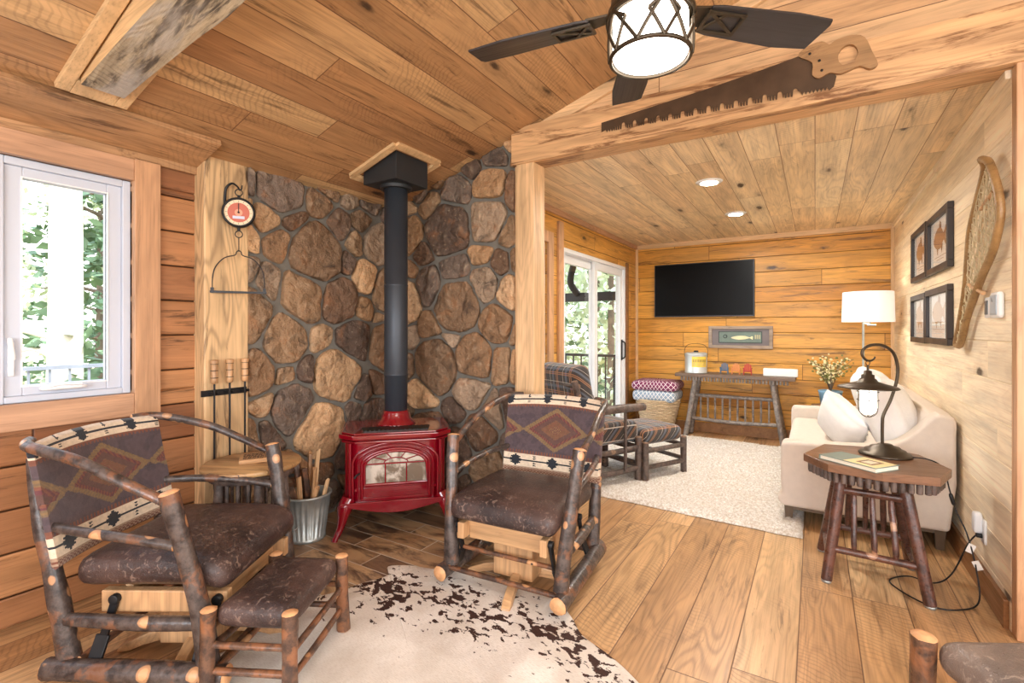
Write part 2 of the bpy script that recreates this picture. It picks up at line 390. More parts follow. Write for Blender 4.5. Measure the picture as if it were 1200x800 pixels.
M['bulb']=plain('glowing_bulb_glass',(1,.93,.8,1),.3,0,0,3,em=5)
M['shade']=plain('white_drum_shade',S(240,240,240),.85,0,.02,30,.1,200,em=.4)
M['art']=vcol('printed_art',.5,.02,50,0,.03)
M['fabric']=vcol('woven_blanket',.95,.5,420,.2,.18,60)
M['plaid']=plaid('plaid_upholstery')
def screen():
    t=NT('tv_screen');t.b.inputs['Specular IOR Level'].default_value=.12;t.col(S(4,4,5));t.rough(t.rng(t.noise(t.obj,3,2),0,1,.3,.34));return t.mat
M['screen']=screen()

def stone_mat():
    t=NT('field_stone');a=t.n('ShaderNodeVertexColor');a.layer_name='Col'
    n1=t.noise(t.obj,7,5,.65,.4);n2=t.noise(t.obj,30,5,.7);n3=t.noise(t.obj,95,3,.6)
    hv=t.n('ShaderNodeHueSaturation');t.put(hv.inputs['Color'],a.outputs[0]);t.put(hv.inputs['Value'],t.rng(t.m('ADD',t.m('MULTIPLY',n1,.6),t.m('MULTIPLY',n2,.4)),.3,.7,.65,1.4,False))
    c=t.mix(t.rng(n1,.55,.68,0,.45),hv.outputs[0],S(150,96,52))
    c=t.mix(t.rng(n2,.58,.7,0,.5),c,S(190,170,142))
    c=t.mix(t.rng(n1,.42,.32,0,.5),c,S(52,42,38))
    wp=t.n('ShaderNodeVectorMath',operation='ADD');t.put(wp.inputs[0],t.obj);nn_=t.n('ShaderNodeTexNoise');nn_.inputs['Scale'].default_value=6;t.put(nn_.inputs['Vector'],t.obj);sc2=t.n('ShaderNodeVectorMath',operation='SCALE');t.put(sc2.inputs[0],nn_.outputs[1]);sc2.inputs[3].default_value=.25;t.put(wp.inputs[1],sc2.outputs[0])
    vv=t.vor(wp.outputs[0],8)['Distance']
    c=t.mix(t.rng(n3,.5,.75,0,.35),c,S(60,50,44))
    c=t.mix(t.rng(vv,.35,.0,0,.35),c,S(200,176,148))
    t.col(c);t.rough(.7);t.bump(t.m('ADD',t.m('MULTIPLY',vv,-2.2),t.m('ADD',t.m('MULTIPLY',n1,2.2),t.m('ADD',n2,t.m('MULTIPLY',n3,.4)))),.9,.02)
    return t.mat
M['stone']=stone_mat()
M['mortar']=plain('grey_mortar',S(112,108,100),.9,0,.15,20,.6,80)
def tile():
    t=NT('wood_look_tile');p=t.xyz()
    w,l=.155,.62
    row=t.m('FLOOR',t.m('DIVIDE',p[1],w));fr=t.m('FRACT',t.m('DIVIDE',p[1],w))
    al=t.m('ADD',t.m('DIVIDE',p[0],l),t.m('MULTIPLY',row,.37));seg=t.m('FLOOR',al);fs=t.m('FRACT',al)
    i=t.wn(t.vec(row,seg,1))
    n1=t.noise(t.vec(t.m('MULTIPLY',p[0],3),t.m('MULTIPLY',t.m('ADD',p[1],t.m('MULTIPLY',i[0],9)),9),0),1,6,.65,.6)
    c=t.mix(t.rng(n1,.34,.56),S(88,68,54),t.ramp(i[0],[(0,S(136,108,82)),(.5,S(172,138,102)),(1,S(200,166,126))]))
    g=t.m('MINIMUM',t.m('MULTIPLY',t.m('MINIMUM',fr,t.m('SUBTRACT',1,fr)),w),t.m('MULTIPLY',t.m('MINIMUM',fs,t.m('SUBTRACT',1,fs)),l))
    gm=t.rng(g,.0022,.0038,1,0)
    t.col(t.mix(gm,c,S(196,186,170)));t.rough(.35);t.bump(t.m('SUBTRACT',t.m('MULTIPLY',n1,.3),gm),.3,.004)
    return t.mat
M['tile']=tile()
def cow():
    t=NT('cowhide');p=t.xyz()
    n1=t.noise(t.vec(t.m('ADD',p[0],t.m('MULTIPLY',p[1],.3)),t.m('MULTIPLY',p[1],1.5),0),17,4,.62,.35);n2=t.noise(t.obj,4.2,2,.5,.3)
    hair=t.noise(t.vec(t.m('MULTIPLY',p[0],60),t.m('MULTIPLY',p[1],240),0),1,3)
    # the brown patches gather along the hide's spine and its far edge
    d=t.m('ABSOLUTE',t.m('ADD',t.m('MULTIPLY',p[0],-.12),t.m('SUBTRACT',p[1],.48)))
    d=t.m('MINIMUM',d,t.m('ADD',t.m('ABSOLUTE',t.m('SUBTRACT',t.m('ADD',p[0],t.m('MULTIPLY',p[1],.9)),.95)),.10))
    band=t.rng(d,.0,.45,.055,-.12)
    s=t.m('ADD',t.m('ADD',t.m('MULTIPLY',n1,.70),t.m('MULTIPLY',n2,.30)),band)
    mk=t.rng(s,.556,.566)
    c=t.mix(t.rng(t.noise(t.obj,3,3),.35,.65),S(212,202,190),S(236,229,220))
    c=t.mix(t.rng(hair,.4,.75,0,.35),c,S(178,160,142))
    c=t.mix(mk,c,t.mix(t.rng(hair,.3,.7),S(36,18,12),S(72,40,28)))
    t.col(c);t.rough(.8);t.bump(t.m('ADD',hair,n1),.35,.005)
    return t.mat
M['cow']=cow()
def shag():
    t=NT('shag_pile');n1=t.noise(t.obj,60,4,.7);n2=t.noise(t.obj,6,3)
    c=t.mix(t.rng(n1,.35,.65),S(206,192,174),S(252,248,242));c=t.mix(t.rng(n2,.4,.7,0,.25),c,S(214,198,176))
    t.col(c);t.rough(.95);t.bump(n1,.9,.015);t.b.inputs['Sheen Weight'].default_value=.4
    return t.mat
M['shag']=shag()
M['leaf']=plain('pale_green_foliage',S(204,214,182),.6,0,.35,3)
M['leafdark']=plain('conifer_foliage',S(118,146,112),.6,0,.35,3)
M['trunk']=plain('tree_bark',S(120,104,90),.9,0,.3,8,.8,30)
M['birch']=plain('birch_bark',S(236,226,208),.8,0,.1,6,.5,20)
M['ground']=plain('forest_floor',S(150,146,108),.9,0,.3,1.5)
M['deck']=wood('deck_boards_y',1,0,[S(150,140,130),S(170,158,146)],w=.14,l=4,off=(0,30),knots=.2)
M['soffit']=wood('dark_soffit_y',1,0,[S(110,92,78),S(96,80,68)],w=.12,l=5,off=(0,31),knots=.1)

# ------------------------------------------------------------------ room shell
XL,XS,XR,XD=-3.0,-2.90,.72,-2.083      # window wall, stone face, right wall, door wall
YG,YT=2.895,6.61                        # opening plane, tv wall
CZ=2.44                                 # low ceiling of the far room
SL=.315
def cz(x): return 2.28+SL*(x+2.89)
XM,YB=2.9,-2.5                          # main room right and rear walls
XRIDGE=.9

# boarded wall: each row of boards is bevelled geometry, cut around openings
def boards(name,axis,pos,side,a0,a1,z0,z1,w,zoff,holes,mat,th=.04,bev=.006,top=None):
    """axis: 0 wall runs along x, 1 along y. side: +1 wall body lies on the + side of pos."""
    mb=MB();k=math.floor((z0+zoff)/w)
    rows=[]
    while k*w-zoff<z1:
        rows.append((max(z0,k*w-zoff),min(z1,(k+1)*w-zoff)));k+=1
    def put(s0,s1,r0,r1):
        if s1-s0<.002 or r1-r0<.002:return
        p0,p1=(pos,pos+side*th)
        if axis==0: mb.box(s0,s1,p0,p1,r0,r1)
        else: mb.box(p0,p1,s0,s1,r0,r1)
    for r0,r1 in rows:
        cuts=sorted({r0,r1,*[h[2] for h in holes if r0<h[2]<r1],*[h[3] for h in holes if r0<h[3]<r1]})
        for q0,q1 in zip(cuts,cuts[1:]):
            mid=(q0+q1)/2;s=a0
            for h in sorted(holes):
                if h[2]<mid<h[3]: put(s,h[0],q0,q1);s=h[1]
            put(s,a1,q0,q1)
    return struct(mb.build(name,mat,bevel=bev))

# floor
f=MB();f.box(-3.3,XM+.1,YB-.1,YT+.1,-.1,0);struct(f.build('floor',M['floor']))
# tiled hearth pad
hp=[(-2.95,1.30),(-2.2,1.30),(-1.42,1.95),(-1.42,2.9),(-2.95,2.9)]
h=MB();h.prism(hp,.0,.008);o=h.build('floor_hearth',M['tile'],bevel=.002);struct(o)

# window wall (left) with window opening
WY0,WY1,WZ0,WZ1=-.42,1.128,.978,2.073
boards('wall_left',1,XL,-1,YB,1.44,0,2.33,.19,.055,[(WY0,WY1,WZ0,WZ1)],M['logwall'],.14,.012)
b=MB();b.box(XL-.14,XL-.02,1.44,2.95,0,2.4);struct(b.build('wall_left_backing',M['logwall']))
# rear and right walls of the main room (behind the camera)
boards('wall_rear',0,YB,-1,XL,XM,0,3.6,.19,.055,[(-1.8,1.6,.9,2.2)],M['gable'],.1)
boards('wall_side',1,XM,1,YB,YG+.1,0,3.2,.19,.055,[(-1.6,1.6,.8,2.2)],M['cream'],.1)
# gable wall above the opening and right of it
g=MB()
def gab(x0,x1,z0):  # follows the slope
    zz=lambda x: cz(x) if x<=XRIDGE else cz(XRIDGE)-SL*(x-XRIDGE)
    vs=[];
    for y in (YG+.035,YG+.13):
        vs+=[(x0,y,z0),(x1,y,z0),(x1,y,zz(x1)+.06),(x0,y,zz(x0)+.06)]
    g.add(vs,[(0,1,2,3),(7,6,5,4),(0,4,5,1),(1,5,6,2),(2,6,7,3),(3,7,4,0)])
gab(-1.78,XRIDGE,2.445);gab(XRIDGE,XM,0)
g.box(XR+.062,XRIDGE,YG+.035,YG+.13,0,2.445)
struct(g.build('wall_gable',M['gable']))
# gable rake trim along the ceiling slope
g=MB();g.beam((-1.70,YG+.02,cz(-1.70)-.035),(XRIDGE,YG+.02,cz(XRIDGE)-.035),.03,.07);struct(g.build('trim_rake',M['tx'],bevel=.004))

# main ceiling (two slopes)
L1=math.hypot(1,SL)
c1=MB();wid=(XRIDGE+3.15)*L1;c1.box(0,wid,YB-.1,YG+.14,0,.08)
o=c1.build('ceiling_main',M['ceil'],loc=(-3.15,0,cz(-3.15)),rot=(0,-math.atan(SL),0));struct(o)
c1=MB();wid=(XM-XRIDGE+.1)*L1;c1.box(0,wid,YB-.1,YG+.14,0,.08)
o=c1.build('ceiling_far_slope',M['ceil'],loc=(XRIDGE,0,cz(XRIDGE)),rot=(0,math.atan(SL),0));struct(o)
# cornice strip over the window wall
k=MB()
for x0,z0,x1,z1 in ((-3.0,2.245,-2.965,2.262),):
    k.box(XL,-2.975,YB,1.44,2.18,2.26)
k.beam((-2.86,YB,cz(-2.86)-.018),(-2.86,1.43,cz(-2.86)-.018),.28,.03,up=Vector((-SL,0,1)))
struct(k.build('trim_cornice',M['crown'],bevel=.004))
# low ceiling of far room
c2=MB();c2.box(XD-.1,XR+.1,YG+.13,YT+.1,CZ,CZ+.08);struct(c2.build('ceiling_low',M['ceil2']))
# header beam
b=MB()
n=24;xa,xb=-1.765,1.0
for i in range(n):
    x0=xa+(xb-xa)*i/n;x1=xa+(xb-xa)*(i+1)/n
    def prof(x):
        w1=.006*noise.noise(Vector((x*3,1,0)));w2=.008*noise.noise(Vector((x*4,5,0)))
        return [(x,YG-.045,2.425+w2),(x,YG+.14,2.43+w1),(x,YG+.14,2.675),(x,YG-.045,2.672+w1)]
    vs=prof(x0)+prof(x1)
    fs=[(0,4,5,1),(1,5,6,2),(2,6,7,3),(3,7,4,0)]
    if i==0: fs.append((0,1,2,3))
    if i==n-1: fs.append((7,6,5,4))
    b.add(vs,fs)
struct(b.build('trim_header_beam',M['beam'],bevel=0))
# posts either side of the opening
b=MB();b.box(-1.735,-1.60,YG-.03,YG+.13,0,2.43);b.box(-1.765,-1.735,YG+.0,YG+.13,0,2.43);struct(b.build('trim_post_left',M['pz'],bevel=.005))
b=MB();b.box(XR+.0,XR+.16,YG-.03,YG+.034,0,2.43);struct(b.build('trim_post_right',M['tz'],bevel=.004))

# far room walls
DY0,DY1,DZ1=4.30,6.13,2.10           # sliding door opening
PY0,PY1,PZ0,PZ1=3.20,3.98,.62,2.10   # picture window beside it
boards('wall_far_left',1,XD,-1,YG+.13,YT,0,CZ,.183,.02,[(DY0,DY1,-.01,DZ1),(PY0,PY1,PZ0,PZ1)],M['ywall'],.12)
boards('wall_far',0,YT,1,XD-.12,XR+.1,0,CZ,.183,.02,[],M['tvwall'],.06)
boards('wall_right',1,XR,1,YG+.036,YT,0,CZ,.183,.03,[],M['cream'],.06,.004)
# crown strips
b=MB();b.box(XD,XD+.022,YG+.13,YT,CZ-.055,CZ);struct(b.build('trim_crown_left',M['ty'],bevel=.003))
b=MB();b.box(XD,XR,YT-.022,YT,CZ-.055,CZ);struct(b.build('trim_crown_far',M['tx'],bevel=.003))
b=MB();b.box(XR-.02,XR,YG+.036,YT,CZ-.05,CZ-.002);struct(b.build('trim_crown_right',M['cream'],bevel=.003))
b=MB();b.box(XD,XD+.03,YT-.035,YT,0,CZ-.05);struct(b.build('trim_corner_left',M['pz'],bevel=.003))
b=MB();b.box(XR-.03,XR,YT-.03,YT,0,CZ-.05);struct(b.build('trim_corner_right',M['pz'],bevel=.003))
# baseboards
b=MB();b.box(XR-.02,XR,YG+.06,YT,0,.125);struct(b.build('baseboard_right',M['base'],bevel=.003))
b=MB();b.box(XD,XR,YT-.02,YT,0,.12);struct(b.build('baseboard_far',M['base'],bevel=.003))
b=MB();b.box(XD,XD+.02,YG+.13,DY0-.08,0,.12);b.box(XD,XD+.02,DY1+.08,YT,0,.12);struct(b.build('baseboard_left',M['base'],bevel=.003))

# spalted plank post between window wall and stone
b=MB();b.box(XL-.02,XS+.005,1.425,1.675,0,2.30);struct(b.build('trim_post_spalted',M['spalt'],bevel=.006))

# ---- stone walls
PAL=[S(196,158,118),S(166,130,94),S(132,102,74),S(108,82,62),S(88,70,58),S(150,128,106),S(178,146,112),S(122,96,72),S(98,76,60),S(140,112,84),S(112,96,84)]
def clip(poly,p,nrm):
    out=[];n=len(poly)
    for i in range(n):
        a=poly[i];b=poly[(i+1)%n]
        da=(a[0]-p[0])*nrm[0]+(a[1]-p[1])*nrm[1];db=(b[0]-p[0])*nrm[0]+(b[1]-p[1])*nrm[1]
        if da<=0: out.append(a)
        if (da<0<db) or (db<0<da):
            t=da/(da-db);out.append((a[0]+(b[0]-a[0])*t,a[1]+(b[1]-a[1])*t))
    return out
def stonewall(name,dom,mapf,seed,dmin=.185):
    rnd=random.Random(seed)
    xs=[p[0] for p in dom];ys=[p[1] for p in dom]
    pts=[];rads=[]
    for _ in range(14000):
        p=(rnd.uniform(min(xs)-.1,max(xs)+.1),rnd.uniform(min(ys)-.1,max(ys)+.1))
        r=dmin*rnd.choice((.8,1,1.15,1.35))
        if all((p[0]-q[0])**2+(p[1]-q[1])**2>((r+s)/2*1.15)**2 for q,s in zip(pts,rads)): pts.append(p);rads.append(r)
    mb=MB()
    # mortar bed
    n=len(dom)
    mb.add([mapf(a,b,.012) for a,b in dom]+[mapf(a,b,-.10) for a,b in dom],[tuple(range(n)),tuple(range(2*n-1,n-1,-1))]+[(i,n+i,n+(i+1)%n,(i+1)%n) for i in range(n)],1)
    gp=.009
    for i,p in enumerate(pts):
        poly=dom[:]
        for j,q in enumerate(pts):
            if i==j: continue
            dx,dy=q[0]-p[0],q[1]-p[1];d=math.hypot(dx,dy)
            if d>1: continue
            wgt=.5+.5*(rads[i]**2-rads[j]**2)/(d*d)*1.0
            nx,ny=dx/d,dy/d
            poly=clip(poly,(p[0]+dx*wgt-nx*gp,p[1]+dy*wgt-ny*gp),(nx,ny))
            if len(poly)<3: break
        if len(poly)<3: continue
        A=abs(sum(poly[k][0]*poly[(k+1)%len(poly)][1]-poly[(k+1)%len(poly)][0]*poly[k][1] for k in range(len(poly))))/2
        if A<.0012: continue
        # merge very short edges then cut the corners
        q=[]
        for k in range(len(poly)):
            if not q or math.hypot(poly[k][0]-q[-1][0],poly[k][1]-q[-1][1])>.02:q.append(poly[k])
        poly=q
        if len(poly)<3: continue
        for it in range(2):
            r=.13 if it==0 else .25
            nw=[]
            for k in range(len(poly)):
                a=poly[k];b=poly[(k+1)%len(poly)]
                nw+=[(a[0]+(b[0]-a[0])*r,a[1]+(b[1]-a[1])*r),(a[0]+(b[0]-a[0])*(1-r),a[1]+(b[1]-a[1])*(1-r))]
            poly=nw
        # resample
        per=[0]
        for k in range(len(poly)): a=poly[k];b=poly[(k+1)%len(poly)];per.append(per[-1]+math.hypot(b[0]-a[0],b[1]-a[1]))
        N=36;rs=[]
        for k in range(N):
            t=per[-1]*k/N;e=max(x for x in range(len(poly)) if per[x]<=t)
            a=poly[e];b=poly[(e+1)%len(poly)];u=(t-per[e])/max(per[e+1]-per[e],1e-9)
            rs.append((a[0]+(b[0]-a[0])*u,a[1]+(b[1]-a[1])*u))
        cx=sum(a for a,b in rs)/N;cy=sum(b for a,b in rs)/N
        hh=rnd.uniform(.022,.045);tx=rnd.uniform(-.14,.14);ty=rnd.uniform(-.14,.14)
        size=math.sqrt(A);vs=[];so=rnd.uniform(0,90)
        rings=[(1,-.02),(1,.35),(.975,.72),(.92,.93),(.8,1.03),(.6,1.06),(.36,1.08),(.14,1.08)]
        for sc,hf in rings:
            for a,b in rs:
                dx,dy=a-cx,b-cy
                f=1+(.05*noise.noise(Vector((a*14+so,b*14,0))) if sc>.5 else 0)
                if sc==1: f=1+.07*noise.noise(Vector((a*18+so,b*18,0)))-.03
                A1,B1=cx+dx*sc*f,cy+dy*sc*f
                z=.012+hh*hf
                if hf>.3: z+=(dx*sc*tx+dy*sc*ty)*.6*min(1,hf)+.026*noise.noise(Vector((A1*9+so,B1*9,1)))*(hf-.2)+.009*noise.noise(Vector((A1*32+so,B1*32,3)))
                vs.append(mapf(A1,B1,z))
        fs=[]
        for r_ in range(len(rings)-1):
            for k in range(N):
                l=(k+1)%N;fs.append((r_*N+k,r_*N+l,(r_+1)*N+l,(r_+1)*N+k))
        fs.append(tuple((len(rings)-1)*N+k for k in range(N)))
        c=rnd.choice(PAL);v=rnd.uniform(.95,1.35)
        mb.add(vs,fs,0,True,(c[0]*v,c[1]*v,c[2]*v))
    return struct(mb.build(name,[M['stone'],M['mortar']],usecol=True))
# left stone face looks +x  (a=y, b=z)
stonewall('wall_left_stone',[(1.672,0),(2.95,0),(2.95,2.29),(1.672,2.29)],lambda a,b,d:(XS-.03+d,a,b),4)
# right stone face looks -y (a=-x)
zz=lambda x:cz(x)+.005
stonewall('wall_far_stone',[(1.76,0),(2.93,0),(2.93,zz(-2.93)),(1.76,zz(-1.76))],lambda a,b,d:(-a,YG+.03-d,b),11)
b=MB();b.box(-3.1,-1.75,YG+.10,YG+.14,0,2.8);struct(b.build('wall_far_stone_backing',M['ywall']))

# ------------------------------------------------------------------ windows and door
def casing(mb,x,y0,y1,z0,z1,w,t,bottom=True):
    mb.box(x,x+t,y0-w,y0,z0-(w if bottom else 0),z1+w);mb.box(x,x+t,y1,y1+w,z0-(w if bottom else 0),z1+w)
b=MB();casing(b,XL-.03,WY0,WY1,WZ0,WZ1,.118,.055);struct(b.build('trim_window_sides',M['tz'],bevel=.004))
b=MB();b.box(XL-.03,XL+.02,WY0,WY1,WZ1,WZ1+.118);b.box(XL-.03,XL+.02,WY0,WY1,WZ0-.118,WZ0);struct(b.build('trim_window_rails',M['ty'],bevel=.004))
w1=bpy.data.objects.new('window_1',None);C.objects.link(w1);w1.location=(XL,0,0);struct(w1)
b=MB();x0,x1=-.10,-.025
b.box(x0,x1,WY0,WY0+.035,WZ0,WZ1);b.box(x0,x1,WY1-.035,WY1,WZ0,WZ1)
for qa,qb in ((WY0+.035,.60),(.66,WY1-.035)): b.box(x0,x1,qa,qb,WZ0,WZ0+.03);b.box(x0,x1,qa,qb,WZ1-.035,WZ1)
b.box(x0,x1,.60,.66,WZ0,WZ1)
b.build('window_frame',M['whitegrey'],w1,.004)
for ya,yb in ((WY0+.035,.60),(.66,WY1-.035)):
    b=MB();q0,q1=-.085,-.04;s=.062
    b.box(q0,q1,ya,ya+s,WZ0+.03,WZ1-.035);b.box(q0,q1,yb-s,yb,WZ0+.03,WZ1-.035);b.box(q0,q1,ya+s,yb-s,WZ0+.03,WZ0+.03+s*.75);b.box(q0,q1,ya+s,yb-s,WZ1-.035-s*.8,WZ1-.035)
    sa=b.build('sash',M['whitegrey'],w1,.004)
    b=MB();b.box(-.064,-.058,ya+s,yb-s,WZ0+.075,WZ1-.08);b.build('pane',M['glass'],sa)
    # gasket line
    b=MB();g0,g1=ya+s-.006,yb-s+.006;z0,z1=WZ0+.068,WZ1-.077
    for a in ((g0,g0+.006,z0,z1),(g1-.006,g1,z0,z1),(g0+.006,g1-.006,z0,z0+.005),(g0+.006,g1-.006,z1-.005,z1)): b.box(-.056,-.036,*a)
    b.build('gasket',M['white'],sa)
b=MB();b.box(-.04,-.022,.672,.692,1.10,1.25);b.cushion((.02,.02,.10),.008,n=4,M=Matrix.Translation((-.02,.682,1.22))@Matrix.Rotation(.12,4,'X'));b.build('sash_lock',M['white'],w1,.003)
b=MB();b.cushion((.035,.17,.022),.011,n=6,M=Matrix.Translation((-.02,.86,1.035)));b.tube([(-.005,.80,1.043),(.004,.85,1.052),(.0,.92,1.045)],.006,8);b.build('crank',M['white'],w1)
# far window
w2=bpy.data.objects.new('window_2',None);C.objects.link(w2);w2.location=(XD,0,0);struct(w2)
b=MB();s=.06
b.box(-.09,-.02,PY0,PY0+s,PZ0,PZ1);b.box(-.09,-.02,PY1-s,PY1,PZ0,PZ1);b.box(-.09,-.02,PY0+s,PY1-s,PZ0,PZ0+s);b.box(-.09,-.02,PY0+s,PY1-s,PZ1-s,PZ1)
b.build('window_frame',M['white'],w2,.004)
b=MB();b.box(-.056,-.05,PY0+s,PY1-s,PZ0+s,PZ1-s);b.build('pane',M['glass'],w2)
b=MB();b.box(XD,XD+.022,PY1,PY1+.10,PZ0-.1,PZ1+.1);b.box(XD,XD+.022,PY0-.1,PY0,PZ0-.1,PZ1+.1);b.box(XD,XD+.022,PY0,PY1,PZ1,PZ1+.10);b.box(XD,XD+.022,PY0,PY1,PZ0-.1,PZ0);struct(b.build('trim_far_window',M['tz'],bevel=.003))
b=MB();b.box(XD,XD+.028,DY0-.12,DY0-.02,0,2.33);struct(b.build('trim_stud',M['tz'],bevel=.003))
b=MB();b.box(XD,XD+.02,DY1+.03,DY1+.11,0,2.16);struct(b.build('trim_door_side',M['base'],bevel=.003))
# sliding door
d1=bpy.data.objects.new('door_1',None);C.objects.link(d1);d1.location=(XD,0,0);struct(d1)
b=MB();b.box(-.11,.012,DY0,DY0+.04,0,DZ1);b.box(-.11,.012,DY1-.04,DY1,0,DZ1);b.box(-.11,.012,DY0+.04,DY1-.04,DZ1-.04,DZ1);b.box(-.11,.02,DY0+.04,DY1-.04,0,.035)
b.build('door_frame',M['white'],d1,.003)
ym=(DY0+DY1)/2
for ya,yb,x0,x1 in ((DY0+.03,ym+.05,-.10,-.065),(ym-.05,DY1-.03,-.055,-.018)):
    s=.085;b=MB();b.box(x0,x1,ya,ya+s,.035,DZ1-.04);b.box(x0,x1,yb-s,yb,.035,DZ1-.04);b.box(x0,x1,ya+s,yb-s,.035,.16);b.box(x0,x1,ya+s,yb-s,DZ1-.04-s,DZ1-.04)
    pn=b.build('sliding_panel',M['white'],d1,.003)
    b=MB();b.box((x0+x1)/2-.003,(x0+x1)/2+.003,ya+s,yb-s,.16,DZ1-.04-s);b.build('pane',M['glass'],pn)
b=MB();b.tube([(-.018,DY1-.07,1.15),(.025,DY1-.07,1.13),(.03,DY1-.07,1.04),(.025,DY1-.07,.95),(-.018,DY1-.07,.93)],.009,8,sub=4);b.box(-.018,-.010,DY1-.09,DY1-.05,.91,1.17);b.build('door_handle',M['black'],d1)

# ------------------------------------------------------------------ roof beam over the window side
b=MB()
n=10
for i in range(n):
    def pr(t):
        x=-2.60+1.9*t;zc=cz(x)
        dep=.045+.17*min(1,t*1.6)+.008*noise.noise(Vector((t*14,0,0)))
        y0=.795+.008*noise.noise(Vector((t*9,3,0)));y1=.945+.10*t+.012*noise.noise(Vector((t*11,7,0)))
        return [(x,y0,zc-dep),(x,y1,zc-dep*.97),(x,y1,zc+.03),(x,y0,zc+.03)]
    vs=pr(i/n)+pr((i+1)/n)
    b.add(vs,[(0,4,5,1)],0,True);b.add(vs,[(1,5,6,2)],0);b.add(vs,[(3,7,4,0)],1)
    if i==0:b.add(vs,[(0,1,2,3)],0)
    if i==n-1:b.add(vs,[(7,6,5,4)],0)
struct(b.build('trim_roof_beam',[M['truss'],M['trussside']]))
b=MB();up=Vector((-SL,0,1))
for y in (.762,.965): b.beam((-2.70,y,cz(-2.70)-.012),(-.7,y+(.05 if y>.9 else 0),cz(-.7)-.012),.05,.026,up=up)
b.beam((-2.66,.787,cz(-2.66)-.012),(-2.66,.94,cz(-2.66)-.012),.09,.026,up=up)
struct(b.build('trim_beam_surround',M['trussside'],bevel=.003))

# ------------------------------------------------------------------ ceiling fan
FX,FY,FZ=-.47,1.64,2.36
fan=thing('ceiling_fan','five-blade bronze ceiling fan with glowing white drum light in crossed metal cage','ceiling fan',(FX,FY,0),0)
zc=cz(FX)
b=MB();b.lathe([(.001,zc-.10),(.05,zc-.095),(.07,zc-.05),(.075,zc+.03)]);b.build('canopy',M['bronze'],fan)
b=MB();b.tube([(0,0,2.52),(0,0,zc-.08)],.013,12);b.build('downrod',M['bronze'],fan)
b=MB();b.lathe([(.02,2.54),(.035,2.53),(.04,2.50),(.09,2.48),(.125,2.45),(.13,2.385),(.14,2.372),(.14,2.352),(.12,2.345)],seg=32);b.build('motor_housing',M['bronze'],fan)
tips=[(-1.132,1.554),(0.005,2.09),(-.796,2.291)]
# five blades 72 degrees apart, first one towards the left tip
a0=math.atan2(1.554-FY,-1.132-FX)
for i in range(5):
    a=a0+2*PI*i/5
    Mx=Matrix.Rotation(a,4,'Z')
    bl=MB();prof=[(.20,-.055),(.24,-.062),(.52,-.075),(.655,-.07),(.665,-.05),(.66,.065),(.52,.078),(.24,.064),(.20,.055)]
    pitch=Matrix.Translation((0,0,2.372))@Matrix.Rotation(R(-11),4,'X')
    bl.prism(prof,-.004,.004)
    o=bl.build('blade',M['fanblade'],fan,.002,rot=None);o.matrix_local=Mx@pitch
    ar=MB()
    ar.beam((.11,-.0,.012),(.21,0,.008),.05,.008,w2=.09)
    for y in (-.04,.04): ar.beam((.20,y,-.009),(.33,y,-.009),.012,.008)
    ar.beam((.20,-.04,-.009),(.33,.04,-.009),.012,.006);ar.beam((.20,-.046,-.009),(.20,.046,-.009),.012,.008);ar.beam((.33,-.046,-.009),(.33,.046,-.009),.012,.008)
    ar.beam((.20,.04,-.009),(.265,-.04,-.009),.012,.006)
    ar.build('blade_arm',M['bronze'],o,.001)
b=MB();b.lathe([(.001,2.218),(.118,2.218),(.122,2.224),(.122,2.350),(.05,2.352)],seg=48);b.build('drum_light',M['opal'],fan)
b=MB()
for z,r_,h_ in ((2.216,.131,.010),(2.345,.142,.012)): b.lathe([(r_-.006,z-h_/2),(r_+.004,z-h_/2),(r_+.004,z+h_/2),(r_-.006,z+h_/2),(r_-.006,z-h_/2)],seg=48)
def cg(a,z,e=0):
    t=(z-2.216)/.129;r_=.133+.01*t;return (math.cos(a)*r_,math.sin(a)*r_,z)
for i in range(5):
    a=2*PI*i/5+.3;w=2*PI/5
    def arc(aa,za,ab,zb):
        b.tube([cg(aa+(ab-aa)*k/6,za+(zb-za)*k/6) for k in range(7)],.0062,6)
    arc(a,2.345,a+w/2,2.216);arc(a+w/2,2.216,a+w,2.345);arc(a,2.262,a+w,2.262) if 0 else None
    arc(a,2.216,a+w*.28,2.30);arc(a,2.216,a-w*.28,2.30);arc(a-w*.28,2.30,a,2.335);arc(a+w*.28,2.30,a,2.335)
b.build('cage',M['bronze'],fan)

# ------------------------------------------------------------------ crosscut saw on the header beam
saw=thing('crosscut_saw','long rusty one-man crosscut saw with wooden handle hung on header beam','saw',(-1.112,YG-.052,2.569))
L=1.2
sp=[(0,0)]+[(x,.0+.115*(x/1.09)) for x in (.3,.6,.9,1.09)]
teeth=[]
x=1.17;base=lambda x:-.060-.015*math.sin(x/1.15*PI)-.0*(x)
bot=lambda x: -.058-.03*x
pts=[]
x=1.19
pts.append((1.09,.11));pts.append((1.15,.07));pts.append((1.20,-.04));pts.append((1.19,-.085))
k=0;x=1.17
pat=['g','t','t','t','t','G']
while x>.02:
    e=x>1.05 or x<.13
    if e: pts+=[(x,bot(x)-.006),(x-.008,bot(x)+.012)];x-=.016
    else:
        # deep rounded gullet, pair of cutters, narrow slot, pair, deep gullet, raker
        for i in range(7):
            a=PI*i/6;pts.append((x-.014+.010*math.cos(a),bot(x)+.024+.012*math.sin(a)))
        pts.append((x-.026,bot(x)-.001))
        x-=.028
        for q in range(3):
            pts+=[(x,bot(x)-.004),(x-.006,bot(x)),(x-.0075,bot(x)+.020),(x-.0105,bot(x)+.020),(x-.012,bot(x))];x-=.0135
        pts.append((x,bot(x)))
pts.append((0,-.057))
poly=[(0,0)]+[(.3,.024),(.6,.05),(.9,.083)]+pts
